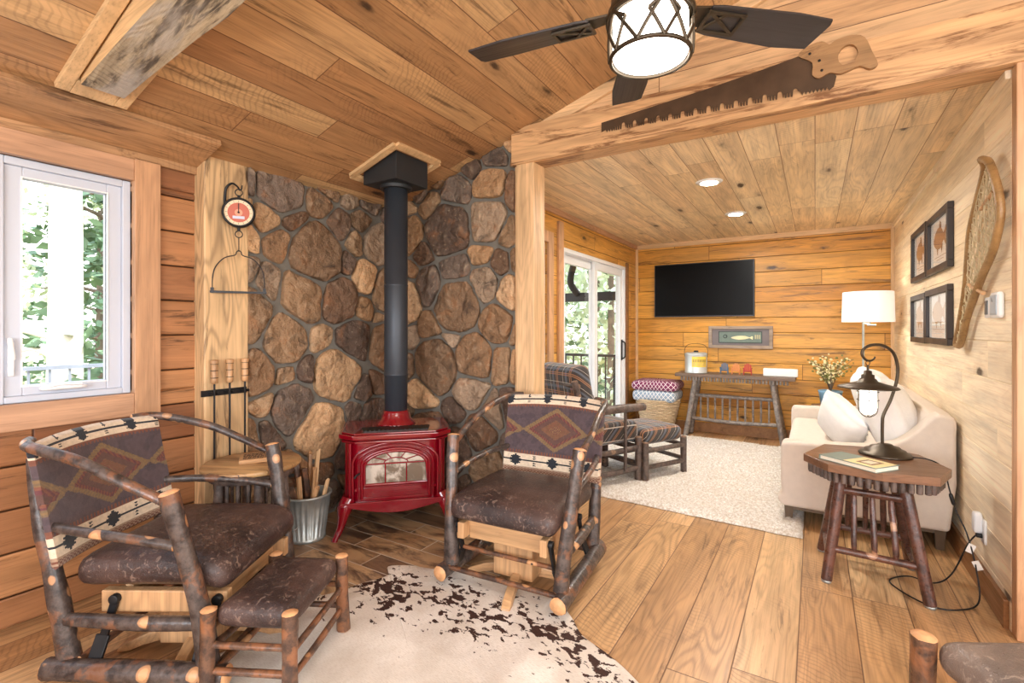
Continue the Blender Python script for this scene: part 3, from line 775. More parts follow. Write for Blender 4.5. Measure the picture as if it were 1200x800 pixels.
b=MB();b.prism(poly,-.0015,.0015,M=Matrix.Rotation(R(90),4,'X'));b.build('saw_blade',plain('rusty_steel',S(84,66,50),.5,.5,.3,8,.2,40),saw)
hd=[(1.04,.10),(1.08,.135),(1.14,.142),(1.17,.118),(1.20,.132),(1.26,.135),(1.31,.11),(1.34,.03),(1.36,-.03),(1.33,-.045),(1.29,-.02),(1.22,-.035),(1.17,-.02),(1.13,-.035),(1.10,-.01),(1.10,.05)]
b=MB()
# handle with an open grip: outer outline bridged to the oval hole
ho=[(1.245+.040*math.cos(2*PI*i/14),.045+.050*math.sin(2*PI*i/14)) for i in range(14)]
def chd(poly,sub):
    o=[]
    for i in range(len(poly)):
        p0,p1,p2,p3=[Vector(poly[(i+k)%len(poly)]+(0,)) for k in (-1,0,1,2)]
        for k in range(sub):
            t=k/sub;q=.5*((2*p1)+(p2-p0)*t+(2*p0-5*p1+4*p2-p3)*t*t+(3*p1-p0-3*p2+p3)*t**3);o.append((q.x,q.y))
    return o
ou=chd(hd,3)
bm=bmesh.new()
def loop(ps): 
    vv=[bm.verts.new((p[0],p[1],0)) for p in ps]
    return [bm.edges.new((vv[i],vv[(i+1)%len(vv)])) for i in range(len(vv))]
ed=loop(ou)+loop(ho)
bmesh.ops.triangle_fill(bm,use_beauty=True,edges=ed)
bm.verts.index_update();vs=[v.co.copy() for v in bm.verts];fs=[[v.index for v in f_.verts] for f_ in bm.faces]
be=[[v.index for v in e.verts] for e in bm.edges if len(e.link_faces)==1]
bm.free()
T=Matrix.Rotation(R(90),4,'X')
N_=len(vs);allv=[Vector((v.x,v.y,-.010)) for v in vs]+[Vector((v.x,v.y,.014)) for v in vs]
b.add(allv,fs+[[i+N_ for i in f_] for f_ in fs]+[[a,c,c+N_,a+N_] for a,c in be],M=T)
for x_,z_ in ((1.09,.095),(1.13,.05),(1.14,.0)): b.lathe([(.001,.017),(.006,.017),(.007,.012)],(x_,z_,0),10,1,M=T)
b.build('saw_handle',[wood('worn_handle_wood',0,1,[S(170,122,78)],rings=.5,streak=.6,knots=.3,dark=S(80,52,32)),M['black']],saw)

# ------------------------------------------------------------------ recessed ceiling lights
for i,(x,y,lb) in enumerate(((-.694,4.01,'nearer of two round recessed lights in the low plank ceiling'),(-.663,5.25,'farther of two round recessed lights, closer to the television wall'))):
    t_=thing('recessed_light',lb,'ceiling light',(x,y,CZ),0,'recessed lights in the low ceiling')
    b=MB();b.lathe([(.062,-.012),(.085,-.010),(.098,-.002),(.098,.004),(.062,.004),(.062,-.012)],seg=32);b.build('trim_ring',M['white'],t_)
    b=MB();b.lathe([(.001,-.006),(.062,-.006),(.062,.0)],seg=32);b.build('lens',M['lens'],t_)

# ------------------------------------------------------------------ stove
st=thing('wood_stove','glossy red cast-iron stove with arched paned window, on tile in stone corner','stove',(-2.412,2.412,.008),45)
b=MB()
def octo(w,d,c): return [(-w,-d+c),(-w+c,-d),(w-c,-d),(w,-d+c),(w,d),(-w,d)]
b.prism(octo(.315,.215,.075),.20,.60)
b.build('stove_body',M['red'],st,.006)
b=MB()
b.prism(octo(.335,.235,.085),.585,.600);b.prism(octo(.325,.225,.08),.600,.612);b.prism(octo(.352,.250,.09),.612,.640);b.prism(octo(.335,.235,.085),.640,.650)
tp=b.build('stove_top',M['red'],st,.005)
b=MB();b.prism([(-.20,-.20),(.20,-.20),(.22,-.06),(-.22,-.06)],.650,.656)
for i in range(15): b.box(-.19+i*.027,-.18+i*.027,-.19,-.07,.656,.660)
b.build('top_grille',plain('dark_grille',S(48,44,42),.5,.3),tp)
b=MB();b.lathe([(.135,.650),(.13,.662),(.10,.69),(.088,.73),(.085,.745),(.07,.745)],(0,.062,0),32);b.build('flue_collar',M['red'],tp)
# bottom skirt with dropped bow
b=MB()
front=[];n=16
for i in range(n+1):
    x=-.335+.67*i/n;front.append((x,.205-.055*math.cos(x/.335*PI/2)**1.2 if abs(x)<.334 else .205))
for (y0,y1) in ((-.245,-.225),):
    vs=[(x,y0,z) for x,z in front]+[(x,y0,.225) for x,_ in front]+[(x,y1,z) for x,z in front]+[(x,y1,.225) for x,_ in front];m_=n+1
    fs=[]
    for i in range(n):
        fs+=[(i,i+1,m_+i+1,m_+i),(2*m_+i,3*m_+i,3*m_+i+1,2*m_+i+1),(i,2*m_+i,2*m_+i+1,i+1),(m_+i,m_+i+1,3*m_+i+1,3*m_+i)]
    fs+=[(0,m_,3*m_,2*m_),(n,2*m_+n,3*m_+n,m_+n)]
    b.add(vs,fs)
b.prism(octo(.338,.240,.03),.195,.222)
b.build('stove_skirt',M['red'],st,.004)
for sx,sy in ((-1,-1),(1,-1),(1,1),(-1,1)):
    b=MB();x,y=sx*.285,sy*.185
    b.tube([(x,y,.235),(x+sx*.025,y+sy*.02,.185),(x+sx*.035,y+sy*.03,.13),(x+sx*.05,y+sy*.04,.07),(x+sx*.075,y+sy*.055,.018),(x+sx*.082,y+sy*.058,.0)],[.05,.048,.032,.022,.019,.021],10,sub=4)
    b.build('leg',M['red'],st)
# arched mouldings on the front
def arch(w,z0,zs,h,n=16):
    return [(-w,z0)]+[(-w*math.cos(PI*i/n),zs+h*math.sin(PI*i/n)) for i in range(n+1)]+[(w,z0)]
b=MB()
for w,z0,zs,h,r_,y in ((.262,.225,.46,.125,.009,-.219),(.232,.225,.455,.112,.006,-.220),(.208,.235,.445,.100,.010,-.222)):
    b.tube([(x,y,z) for x,z in arch(w,z0,zs,h)],r_,8)
b.box(-.25,.25,-.222,-.212,.29,.305);b.box(-.20,.20,-.224,-.212,.235,.245)
for z in (.25,.262,.274): b.box(-.15,.15,-.221,-.212,z,z+.004)
for sx in (-1,1):
    b.tube([(sx*.28,-.195,.225),(sx*.28,-.195,.585)],.012,8)
b.build('front_moulding',M['red'],st)
dr=MB();a=arch(.192,.325,.44,.092)
dr.tube([(x,-.224,z) for x,z in a]+[(-.192,-.224,.325)],.010,8);
door=dr.build('stove_door',M['red'],st)
b=MB()
for x in (-.065,.065): b.tube([(x,-.226,.325),(x,-.226,.455)],.0045,6)
b.tube([(-.19,-.226,.455),(.19,-.226,.455)],.0055,6)
b.tube([(-.075*math.cos(PI*i/8),-.226,.455+.035*math.sin(PI*i/8)) for i in range(9)],.004,6)
for an in (35,68,112,145): b.tube([(.075*math.cos(R(an)),-.226,.455+.035*math.sin(R(an))),(.185*math.cos(R(an)),-.226,.45+.09*math.sin(R(an)))],.004,6)
b.build('muntins',M['red'],door)
gt=NT('stove_glass');gt.col(gt.mix(gt.rng(gt.noise(gt.obj,9,4,.6,.5),.4,.6),S(120,106,92),S(208,198,186)));gt.rough(.08);gt.metal(.35)  # cream mottling painted in for room reflections on the panes
b=MB();b.prism([(x,z) for x,z in a],.2155,.221,M=Matrix.Rotation(R(90),4,'X'));b.build('door_glass',gt.mat,door)
b=MB();b.tube([(-.22,-.225,.40),(-.235,-.25,.40),(-.25,-.25,.38)],.006,8);b.build('door_handle',M['black'],door)

PX,PYc=-2.456,2.456
sp_=thing('stove_pipe','straight charcoal stovepipe rising from the red stove to a black ceiling box','stovepipe',(PX,PYc,0),0)
b=MB();b.lathe([(.070,.742),(.076,.744),(.078,.99),(.081,.992),(.081,1.0),(.079,1.002),(.079,1.60),(.081,1.603),(.081,1.611),(.079,1.613),(.079,2.30)],(0,0,0),32);b.build('pipe',M['pipe'],sp_)
b=MB();s_=.152
def cc(dx): return cz(PX+dx)
vs=[(-s_,-s_,2.285),(s_,-s_,2.285),(s_,s_,2.285),(-s_,s_,2.285),(-s_,-s_,cc(-s_)+.01),(s_,-s_,cc(s_)+.01),(s_,s_,cc(s_)+.01),(-s_,s_,cc(-s_)+.01)]
b.add(vs,[(0,3,2,1),(4,5,6,7),(0,1,5,4),(1,2,6,5),(2,3,7,6),(3,0,4,7)]);b.lathe([(.095,2.262),(.105,2.262),(.11,2.29),(.09,2.29)],seg=32);b.build('ceiling_box',M['blackmatte'],sp_,.003)
b=MB();up=Vector((-SL,0,1));q=.205
for e in ((-q,-q,q,-q),(-q,q,q,q)): b.beam((e[0],e[1],cc(e[0])-.010),(e[2],e[3],cc(e[2])-.010),.05,.02,up=up)
for e in (-q,q): b.beam((e,-q,cc(e)-.010),(e,q,cc(e)-.010),.05,.02,up=up)
b.build('wood_surround',M['trussside'],sp_,.002)

# ------------------------------------------------------------------ hanging scale and its hook
sc=thing('hanging_scale','old round dial scale with wire bail, hung from iron hook on plank post','scale',(-2.822,1.577,1.975),56)
Tm=Matrix.Rotation(R(90),4,'X')
b=MB();b.lathe([(.001,-.028),(.075,-.028),(.084,-.018),(.086,.018),(.080,.026),(.074,.026),(.074,.014),(.001,.014)],seg=40,M=Tm);b.build('scale_case',M['black'],sc)
b=MB();n=40
def ringc(r0,r1,c,y):
    for k in range(n):
        a0_,a1_=2*PI*k/n,2*PI*(k+1)/n
        b.add([(r0*math.cos(a0_),y,r0*math.sin(a0_)),(r1*math.cos(a0_),y,r1*math.sin(a0_)),(r1*math.cos(a1_),y,r1*math.sin(a1_)),(r0*math.cos(a1_),y,r0*math.sin(a1_))],[(0,1,2,3)],col=c)
ringc(.056,.0735,S(226,204,170)[:3],-.0150);ringc(.0,.056,S(186,96,74)[:3],-.0152);ringc(.0,.020,S(214,150,120)[:3],-.0156)
for k in range(16):
    a=2*PI*k/16;c,s2=math.cos(a),math.sin(a)
    b.beam((.058*c,-.0158,.058*s2),(.068*c,-.0158,.068*s2),.0018,.0006,up=(0,1,0),col=S(60,44,40)[:3])
b.beam((-.03,-.0158,-.028),(.03,-.0158,-.028),.016,.0006,up=(0,1,0),col=S(190,196,214)[:3])
b.build('dial',M['art'],sc,usecol=True)
b=MB();b.beam((0,-.019,0),(0,-.019,.052),.004,.001,up=(0,1,0));b.lathe([(.001,.021),(.006,.021),(.006,.017)],seg=10,M=Tm);b.build('needle',M['black'],sc)
b=MB();b.tube([(0,0,.082),(0,0,.102)],.008,8);b.tube([(.019*math.cos(2*PI*k/14),0,.118+.019*math.sin(2*PI*k/14)) for k in range(14)],.003,6,closed=True);b.build('ring',M['black'],sc);b=MB()
b.tube([(0,0,-.083),(0,0,-.105)],.008,8);b.tube([(.019*math.cos(2*PI*k/14),0,-.122+.019*math.sin(2*PI*k/14)) for k in range(14)],.003,6,closed=True)
b.build('ring',M['black'],sc)
b=MB();b.tube([(0,0,-.14),(0,0,-.222)],.0028,6)
w_=.132
pts=[(-w_,0,-.445),(-w_*.99,0,-.38),(-w_*.88,0,-.315),(-w_*.55,0,-.262),(-.02,0,-.243),(-.012,0,-.225),(0,0,-.216),(.012,0,-.225),(.02,0,-.243),(w_*.55,0,-.262),(w_*.88,0,-.315),(w_*.99,0,-.38),(w_,0,-.445)]
b.tube(pts,.0032,6,sub=4)
b.box(-.143,.143,-.010,.010,-.462,-.450)
for sx in (-1,1): b.box(sx*.132-.008,sx*.132+.008,-.009,.009,-.463,-.432)
b.build('bail',M['black'],sc)
hk=MB();hk.tube([(XS+.008,1.535,1.99),(XS+.01,1.535,2.08),(XS+.02,1.540,2.125),(XS+.05,1.555,2.145),(XS+.075,1.572,2.125),(XS+.083,1.578,2.108),(XS+.092,1.585,2.113),(XS+.094,1.587,2.135)],[.008,.008,.007,.006,.005,.005,.004,.003],8,sub=4)
tag(hk.build('iron_hook',M['black']),'curved black iron hook on the plank post, holding the dial scale','hook')

# ------------------------------------------------------------------ hearth tool rail and tools
rk=MB();rk.box(XS+.005,XS+.012,1.405,1.662,.93,.965)
rk=rk.build('tool_rail',M['black'],bevel=.002);tag(rk,'flat black iron rail on the plank post holding three hearth tools','tool rack')
for y in (1.46,1.545,1.635):
    for dy in (-.014,.014): b=MB();b.box(XS+.010,XS+.055,y+dy-.003,y+dy+.003,.94,.955);b.build('rail_prong',M['black'],rk)
def hearth_tool(y,label,tip):
    t_=thing('hearth_tool',label,'fire tool',(XS+.042,y,0),0,'hearth tools on the plank post')
    b=MB();b.lathe([(.006,1.00),(.017,1.005),(.019,1.03),(.0165,1.04),(.019,1.06),(.0165,1.075),(.019,1.09),(.017,1.105),(.022,1.125),(.021,1.135),(.001,1.137)],seg=14);b.build('tool_handle',M['furz'],t_)
    for z in (1.035,1.075,1.112): b=MB();b.lathe([(.018,z-.002),(.0205,z),(.018,z+.002)],seg=14);b.build('handle_band',M['black'],t_)
    b=MB();b.tube([(0,0,1.005),(0,0,.55)],.0055,8)
    b.build('shaft',M['black'],t_)
    b=MB()
    if tip=='poker': b.tube([(0,0,.56),(0,0,.42),(0,.0,.38)],[.006,.006,.002],8);b.tube([(0,0,.43),(0,.03,.42),(0,.038,.44)],[.005,.004,.002],6)
    if tip=='shovel': b.prism([(-.045,.40),(.045,.40),(.04,.54),(0,.57),(-.04,.54)],-.002,.002,M=Matrix.Rotation(R(90),4,'Z')@Matrix.Rotation(R(90),4,'X'))
    if tip=='brush':
        b.lathe([(.006,.58),(.03,.56),(.03,.53)],seg=12);b.lathe([(.03,.53),(.036,.40),(.001,.40)],seg=14)
    b.build('tool_head',M['black'],t_)
hearth_tool(1.46,'hearth tool with turned wooden handle, farthest from the stone on the rail','poker')
hearth_tool(1.545,'middle one of three wood-handled hearth tools hung on the iron rail','shovel')
hearth_tool(1.633,'hearth tool hanging at the rail end beside the stone wall','brush')

# ------------------------------------------------------------------ round side table
rt=thing('side_table','round plank-topped side table on dark log legs behind the left glider','side table',(-2.555,1.50,0),25)
b=MB();b.lathe([(.001,.575),(.232,.575),(.240,.582),(.240,.597),(.235,.602),(.001,.602)],seg=56,sx=1,sy=1);b.build('tabletop',M['roundtop'],rt)
b=MB();b.lathe([(.17,.535),(.205,.535),(.205,.575),(.17,.575),(.17,.535)],seg=40);b.build('apron',M['barkdark'],rt)
for k in range(4):
    a=PI/4+k*PI/2;b=MB();b.log([(math.cos(a)*.15,math.sin(a)*.15,.57),(math.cos(a)*.18,math.sin(a)*.18,.022)],[.022,.025]);b.build('leg',[M['barkdark'],M['enddark']],rt)
b=MB()
for k in range(4):
    a=PI/4+k*PI/2;a2=a+PI/2;b.tube([(math.cos(a)*.17,math.sin(a)*.17,.18),(math.cos(a2)*.17,math.sin(a2)*.17,.18)],.012,8,wob=.2,sub=3)
b.build('stretcher',M['barkdark'],rt)
for k in range(4):
    a=PI/4+k*PI/2;a2=a+PI/2
    for t_ in (.25,.5,.75):
        x=math.cos(a)*.165*(1-t_)+math.cos(a2)*.165*t_;y=math.sin(a)*.165*(1-t_)+math.sin(a2)*.165*t_
        b=MB();b.tube([(x,y,.185),(x,y,.54)],.009,8,wob=.2,sub=3);b.build('spindle',M['barkdark'],rt)
tv=thing('wooden_sign','small square pale wooden plaque with dark burnt lettering marks, on round table','plaque',(-2.575,1.528,.603),58)
b=MB();b.box(-.075,.075,-.08,.08,0,.02);b.build('plaque_board',M['fur'],tv,.003)
b=MB();rnd=random.Random(3)
for r_ in range(4):
    x=-.055
    while x<.05:
        w=rnd.uniform(.008,.02);y=.045-r_*.03;b.tube([(x,y-.008,.0205),(x+w*.3,y+.008,.0205),(x+w*.6,y-.006,.0205),(x+w,y+.006,.0205)],.0022,5,sub=2);x+=w+.006
b.build('burnt_marks',M['black'],tv)

# ------------------------------------------------------------------ bucket of kindling
bk=thing('metal_bucket','galvanised ribbed bucket full of split kindling, on tile beside the stove','bucket',(-2.70,1.935,.008),0)
b=MB();seg=96;vs=[];prof=[(.001,.006),(.10,.006),(.104,.0),(.110,.0),(.110,.018),(.104,.022),(.128,.20),(.140,.268),(.147,.272),(.147,.280),(.140,.284),(.134,.280),(.122,.18),(.10,.02),(.001,.02)]
for i,(r_,z) in enumerate(prof):
    for k in range(seg):
        rr=r_+(-.0045*math.sin(k*2*PI*24/seg) if 5<=i<=6 or i==12 else 0);a=2*PI*k/seg;vs.append((math.cos(a)*rr,math.sin(a)*rr,z))
fs=[(i*seg+k,i*seg+(k+1)%seg,(i+1)*seg+(k+1)%seg,(i+1)*seg+k) for i in range(len(prof)-1) for k in range(seg)]
b.add(vs,fs,0,True);b.build('pail',M['silver'],bk)
b=MB();b.tube([(.118+.0*0,-.03,.11),(.142,-.02,.10),(.144,.02,.10),(.118,.03,.11)],.004,6,sub=4,M=Matrix.Rotation(R(-75),4,'Z'));b.build('handle',M['silver'],bk)
rnd=random.Random(5)
sticks=[(-.05,-.02,-8,6,.40,.02),(-.01,.04,4,-5,.52,.022),(.03,.03,3,4,.55,.02),(.06,.0,-3,10,.46,.022),(-.08,.02,-18,2,.36,.03),(.02,-.05,10,12,.33,.018),(.08,.03,6,14,.38,.02),(-.03,-.07,14,-6,.31,.024),(.05,-.04,8,5,.36,.02),(0,.08,-10,2,.44,.03),(.075,-.045,4,9,.34,.024),(-.065,.06,-6,-8,.47,.026)]
pl=['tallest pale split stick leaning in the metal bucket','short split stick of firewood at front of the bucket','rough brown bark-edged stick in the bucket','narrow pale kindling stick at bucket right side','thick kindling stick leaning left in the bucket','small kindling piece low at the bucket rim','pale kindling stick near the stove side of bucket','short dark piece of kindling leaning forward in bucket','slim kindling stick in middle of the bucket','broad rough stick at the back of the bucket','squat kindling stick beside the bucket rim','long brown stick at back left of the bucket']
mats_=[M['furz'],M['furz'],M['pz'],M['furz'],M['barkorange'],M['furz'],M['pz'],M['barkdark'],M['furz'],M['barkorange'],M['furz'],M['barkorange']]
order=[2,0,5,3,4,1,6,7,8,9,10,11]
for i,(x,y,ax,ay,ln,w) in enumerate(sticks):
    b=MB();n=5
    ang=[2*PI*k/n+rnd.uniform(-.3,.3) for k in range(n)];rr=[w*rnd.uniform(.6,1.1) for _ in range(n)]
    d=Vector((math.sin(R(ay)),math.sin(R(ax)),1)).normalized()
    p0=Vector((x*.55,y*.55,0));p1=p0+d*(ln-.03)
    vs=[p0+Vector((math.cos(a)*r_,math.sin(a)*r_,0)) for a,r_ in zip(ang,rr)]+[p1+Vector((math.cos(a)*r_*.9,math.sin(a)*r_*.9,rnd.uniform(-.01,.02))) for a,r_ in zip(ang,rr)]
    b.add(vs,[tuple(range(n))[::-1],tuple(range(n,2*n))]+[(k,(k+1)%n,n+(k+1)%n,n+k) for k in range(n)])
    o=b.build('kindling_stick',mats_[i],None,.002,loc=(-2.70,1.935,.030));tag(o,pl[i],'firewood','kindling in the bucket')

# ------------------------------------------------------------------ glider chairs
def blanket(u,v):
    """colour of the woven back at u across, v up"""
    cream=S(214,196,172)[:3];blk=S(34,38,46)[:3];plum=S(82,68,72)[:3];plum2=S(74,62,67)[:3];rust=S(116,72,56)[:3];gold=S(128,102,68)[:3];wine=S(96,54,58)[:3];tan=S(160,134,112)[:3]
    def band(v0,v1,nm,ph):
        h=(v1-v0);t=(v-v0)/h-.5;tt=abs(t)
        if tt<.06: return blk
        x=abs((u*nm+ph)%1-.5)*.58/nm*2/(h*.455)   # in band-heights
        for a0_,a1_,w_ in ((0,.10,.92),(.10,.19,.62),(.19,.28,.78),(.28,.36,.46),(.36,.43,.20)):
            if a0_<=tt<a1_ and x<w_: return blk
        x2=abs((u*nm+ph+.5)%1-.5)*.58/nm*2/(h*.455)
        for a0_,a1_,w_ in ((.12,.18,.12),(.18,.24,.26),(.26,.32,.12),(.32,.38,.26)):
            if a0_<=tt<a1_ and x2<w_: return blk
        return cream
    if v<.055:
        return tan if (int(u*60)+int(v*60))%2 else rust
    if v<.075: return tan
    if v<.235: return band(.075,.235,2.6,.18)
    if v<.25: return rust
    if v<.285: return rust if ((u*34)%1)<.5 else plum
    if v>.90: return band(.90,1.03,2.6,.45)
    if v>.885: return rust
    if v>.86: return rust if ((u*34)%1)<.5 else plum
    # diamonds
    vc=(v-.575)/.30
    cx=.52;d1=abs(u-cx)/.38+abs(vc)*.98
    jag=.03*((u*40)%1-.5)
    d=d1+jag
    if d<.18: return gold if (int(u*90)+int(v*60))%2 else wine
    if d<.42: return rust if int(d*40)%2 else S(110,84,62)[:3]
    if d<.62: return S(92,66,60)[:3]
    if d<.74: return wine if int(d*60)%2 else rust
    if d<.92: return S(112,92,70)[:3] if int(d*50)%2 else gold
    e=min(abs(u+.14),abs(u-1.18))/.36+abs(vc)*.95+jag
    if e<.55: return S(92,66,60)[:3]
    if e<.74: return wine if int(e*60)%2 else rust
    if e<.92: return S(112,92,70)[:3] if int(e*50)%2 else gold
    w=noise.noise(Vector((u*14,v*9,0)))
    return plum if w>-.1 else plum2
BK=[M['bark'],M['end']]
def back_pt(u,v,side):
    """curved upholstered back; side +1 front, -1 rear"""
    a=(u-.5)*2
    x=.305*a*(1-.02*(1-v));z=.435+.455*v-.012*a*a*(1 if v>.5 else -1)
    y=.395+.055*(1-a*a)+.09*(v-.5)+.0
    th=.024*(1-.35*max(abs(a)**6,abs(2*v-1)**8))+.012*(1-a*a)*(1-(2*v-1)**2)
    return Vector((x,y-side*th if side>0 else y+th*.8,z))
def make_glider(label,loc,rz):
    t_=thing('glider_chair',label,'chair',loc,rz,'log glider chairs by the stove')
    # woven back
    b=MB();nu,nv=150,110
    for side in (1,-1):
        vs=[back_pt(i/nu,j/nv,side) for j in range(nv+1) for i in range(nu+1)]
        fs=[];cl=[]
        for j in range(nv):
            for i in range(nu):
                q=(j*(nu+1)+i,j*(nu+1)+i+1,(j+1)*(nu+1)+i+1,(j+1)*(nu+1)+i);fs.append(q if side>0 else q[::-1]);cl.append(blanket((i+.5)/nu,(j+.5)/nv))
        b.add(vs,fs,0,True,cl)
    # rim joining both faces
    for E in ([(i/nu,0) for i in range(nu+1)],[(1,j/nv) for j in range(nv+1)],[(i/nu,1) for i in range(nu,-1,-1)],[(0,j/nv) for j in range(nv,-1,-1)]):
        vs=[];cl=[]
        for u,v in E:
            p=back_pt(u,v,1);q=back_pt(u,v,-1);m_=(p+q)/2+Vector(((u-.5)*.02 if v not in(0,1) else 0,0,(v-.5)*.02 if v in (0,1) else 0));vs+=[p,m_,q]
        fs=[]
        for i in range(len(E)-1):
            for k in range(2): fs.append((3*i+k,3*i+k+1,3*i+k+4,3*i+k+3));cl.append(blanket(E[i][0],E[i][1]*.999))
        b.add(vs,fs,0,True,cl)
    b.build('backrest',M['fabric'],t_,usecol=True)
    # seat
    b=MB();b.cushion((.585,.56,.115),.052,.22,18);
    for p in b.v:
        p.z-=.030*max(0,(p.y/.25))**2*(1 if p.y<0 else .2); p.z+=.03*(-p.y)*0
        if p.y<-.12: p.z-= (abs(p.y)-.12)**2*1.2
    b.build('seat',M['leather'],t_,loc=(0,.02,.425))
    for s in (-1,1):
        b=MB();b.log([(s*.30,-.205,.105),(s*.315,-.19,.30),(s*.338,-.15,.52),(s*.357,-.105,.735)],[.038,.034,.031,.033]);b.build('front_post',BK,t_)
        b=MB();b.log([(s*.275,.32,.10),(s*.275,.365,.35),(s*.265,.43,.60),(s*.250,.475,.83)],[.036,.032,.026,.022]);b.build('rear_post',BK,t_)
        b=MB();b.log([(s*.24,.50,.885),(s*.315,.425,.882),(s*.342,.22,.838),(s*.356,.06,.772),(s*.354,-.085,.705)],[.019,.019,.019,.018,.018],sub=6);b.build('armrest',BK,t_)
        b=MB();b.log([(s*.262,.44,.585),(s*.312,.25,.582),(s*.335,.05,.568),(s*.340,-.115,.545)],[.016,.017,.017,.018],sub=6);b.build('lower_arm_rail',BK,t_)
        b=MB();b.log([(s*.290,-.19,.245),(s*.30,.04,.25),(s*.278,.32,.25)],[.024,.026,.023]);b.build('side_rail',BK,t_)
        b=MB();b.log([(s*.318,-.285,.078),(s*.312,0,.082),(s*.300,.38,.082)],[.037,.040,.036]);b.build('runner',BK,t_)
        b=MB();b.box(s*.225-.018,s*.225+.018,-.24,.23,.255,.335);b.build('seat_bearer',M['furz'],t_,.005)
    for y in (-.185,.14):
        b=MB();b.box(-.207,.207,y,y+.03,.245,.34);b.build('cross_board',M['fur'],t_,.004)
    for y in (-.19,.19):
        for s in (-1,1):
            b=MB();b.beam((s*.252,y-.02,.30),(s*.255,y+.02,.17),.012,.028,up=(0,1,0));b.beam((s*.255,y+.02,.18),(s*.285,y+.03,.095),.012,.05,up=(0,1,0));b.lathe([(.018,-.012),(.018,.012)],(0,0,0),12,M=Matrix.Translation((s*.252,y-.02,.31))@Matrix.Rotation(R(90),4,'Y'))
            b.build('swing_arm',M['black'],t_,.002)
    b=MB();b.log([(-.25,-.17,.185),(.25,-.17,.185)],.011);b.build('cross_rod',[M['barkorange'],M['black']],t_)
    b=MB();b.log([(-.30,-.235,.095),(0,-.24,.10),(.30,-.235,.095)],.013);b.build('front_stretcher',[M['barkorange'],M['end']],t_)
    b=MB();b.log([(-.28,.28,.10),(.28,.28,.10)],.015);b.build('rear_stretcher',[M['barkorange'],M['end']],t_)
    b=MB();b.prism([(-.11,-.11),(.11,-.11),(.11,.11),(-.11,.11)],.055,.245);b.build('pedestal',M['furz'],t_,.006)
    for k,a in enumerate((-78,12,102,192)):
        b=MB()
        pr=[(.05,.075),(.12,.082),(.20,.066),(.28,.036),(.31,.014),(.315,.0),(.27,.0),(.22,.018),(.15,.032),(.05,.035)]
        b.prism(pr,-.022,.022,M=Matrix.Rotation(R(a),4,'Z')@Matrix.Rotation(R(90),4,'X'));b.build('base_foot',M['fur'],t_,.004)
    return t_
gl=make_glider('log glider chair in front of the red stove, facing the camera',(-1.300,2.205,.006),4)
dup(gl,(-2.178,1.073,.006),121,'log glider chair in front of the window, turned towards the stove')

# ------------------------------------------------------------------ leather footstools
def make_stool(label,loc,rz,sc_=1,lm='leather'):
    t_=thing('log_footstool',label,'footstool',loc,rz,'leather topped log footstools',sc_)
    b=MB();b.cushion((.40,.285,.085),.04,.25,16)
    for p in b.v:
        p.z+=.10*p.x*p.x*(1 if p.z>0 else 1)*1.6-.006
    b.build('leather_top',M[lm],t_,loc=(0,0,.300))
    for sx in (-1,1):
        for sy in (-1,1):
            b=MB();b.log([(sx*.222,sy*.152,.018),(sx*.215,sy*.147,.18),(sx*.212,sy*.145,.335)],[.027,.025,.027]);b.build('leg',[M['barkorange'],M['end']],t_)
    for sy in (-1,1):
        for z in (.105,.195):
            b=MB();b.log([(-.20,sy*.145,z),(0,sy*.142,z-.006),(.20,sy*.145,z+.004)],.012,wob=.3);b.build('long_rail',[M['barkorange'],M['end']],t_)
    for sx in (-1,1):
        for z in (.125,.215):
            b=MB();b.log([(sx*.212,-.135,z),(sx*.212,.135,z)],.012,wob=.3);b.build('short_rail',[M['barkorange'],M['end']],t_)
    return t_
make_stool('small footstool with dark brown leather top, in front of the left glider',(-1.75,1.145,.006),117.7)
make_stool('pale-worn leather footstool at the lower right corner, on bare floor',(.585,1.845,0),31.7,1.22,'leathergrey')

# ------------------------------------------------------------------ rugs
pts=[(-2.02,1.60),(-1.97,1.74),(-1.92,1.86),(-1.99,1.93),(-1.90,2.0),(-1.76,2.04),(-1.60,2.12),(-1.42,2.15),(-1.22,2.12),(-1.05,2.11),(-.93,2.02),(-.84,1.93),(-.70,1.87),(-.58,1.80),(-.46,1.70),(-.36,1.55),(-.30,1.35),(-.26,1.10),(-.20,.85),(-.06,.62),(-.25,.45),(-.60,.52),(-.95,.50),(-1.2,.38),(-1.50,.30),(-1.72,.46),(-1.80,.66),(-1.98,.74),(-2.08,.92),(-2.02,1.12),(-2.12,1.30),(-2.10,1.46)]
def hide(poly):
    pv=chd(poly,4);n=len(pv)
    cx=sum(p[0] for p in pv)/n;cy=sum(p[1] for p in pv)/n
    b=MB();rings=[1,.985,.95,.88,.75,.6,.4,.2];vs=[]
    for i,s in enumerate(rings):
        for x,y in pv:
            X_,Y_=cx+(x-cx)*s,cy+(y-cy)*s
            z=(.0085 if i==0 else .0125)+(.003*noise.noise(Vector((X_*4,Y_*4,0))) if i>1 else 0)
            vs.append((X_-cx,Y_-cy,z))
    fs=[(i*n+k,i*n+(k+1)%n,(i+1)*n+(k+1)%n,(i+1)*n+k) for i in range(len(rings)-1) for k in range(n)]
    fs.append(tuple((len(rings)-1)*n+k for k in range(n)))
    b.add(vs,fs,0,True);return b,(cx,cy)
b,(cx,cy)=hide(pts)
o=b.build('cowhide_rug',M['cow'],loc=(cx,cy,0));tag(o,'white cowhide rug with dark brown speckled patches under the gliders','rug')
b=MB();nx,ny=250,290;x0,x1,y0,y1=-1.98,-.05,3.60,6.12;vs=[]
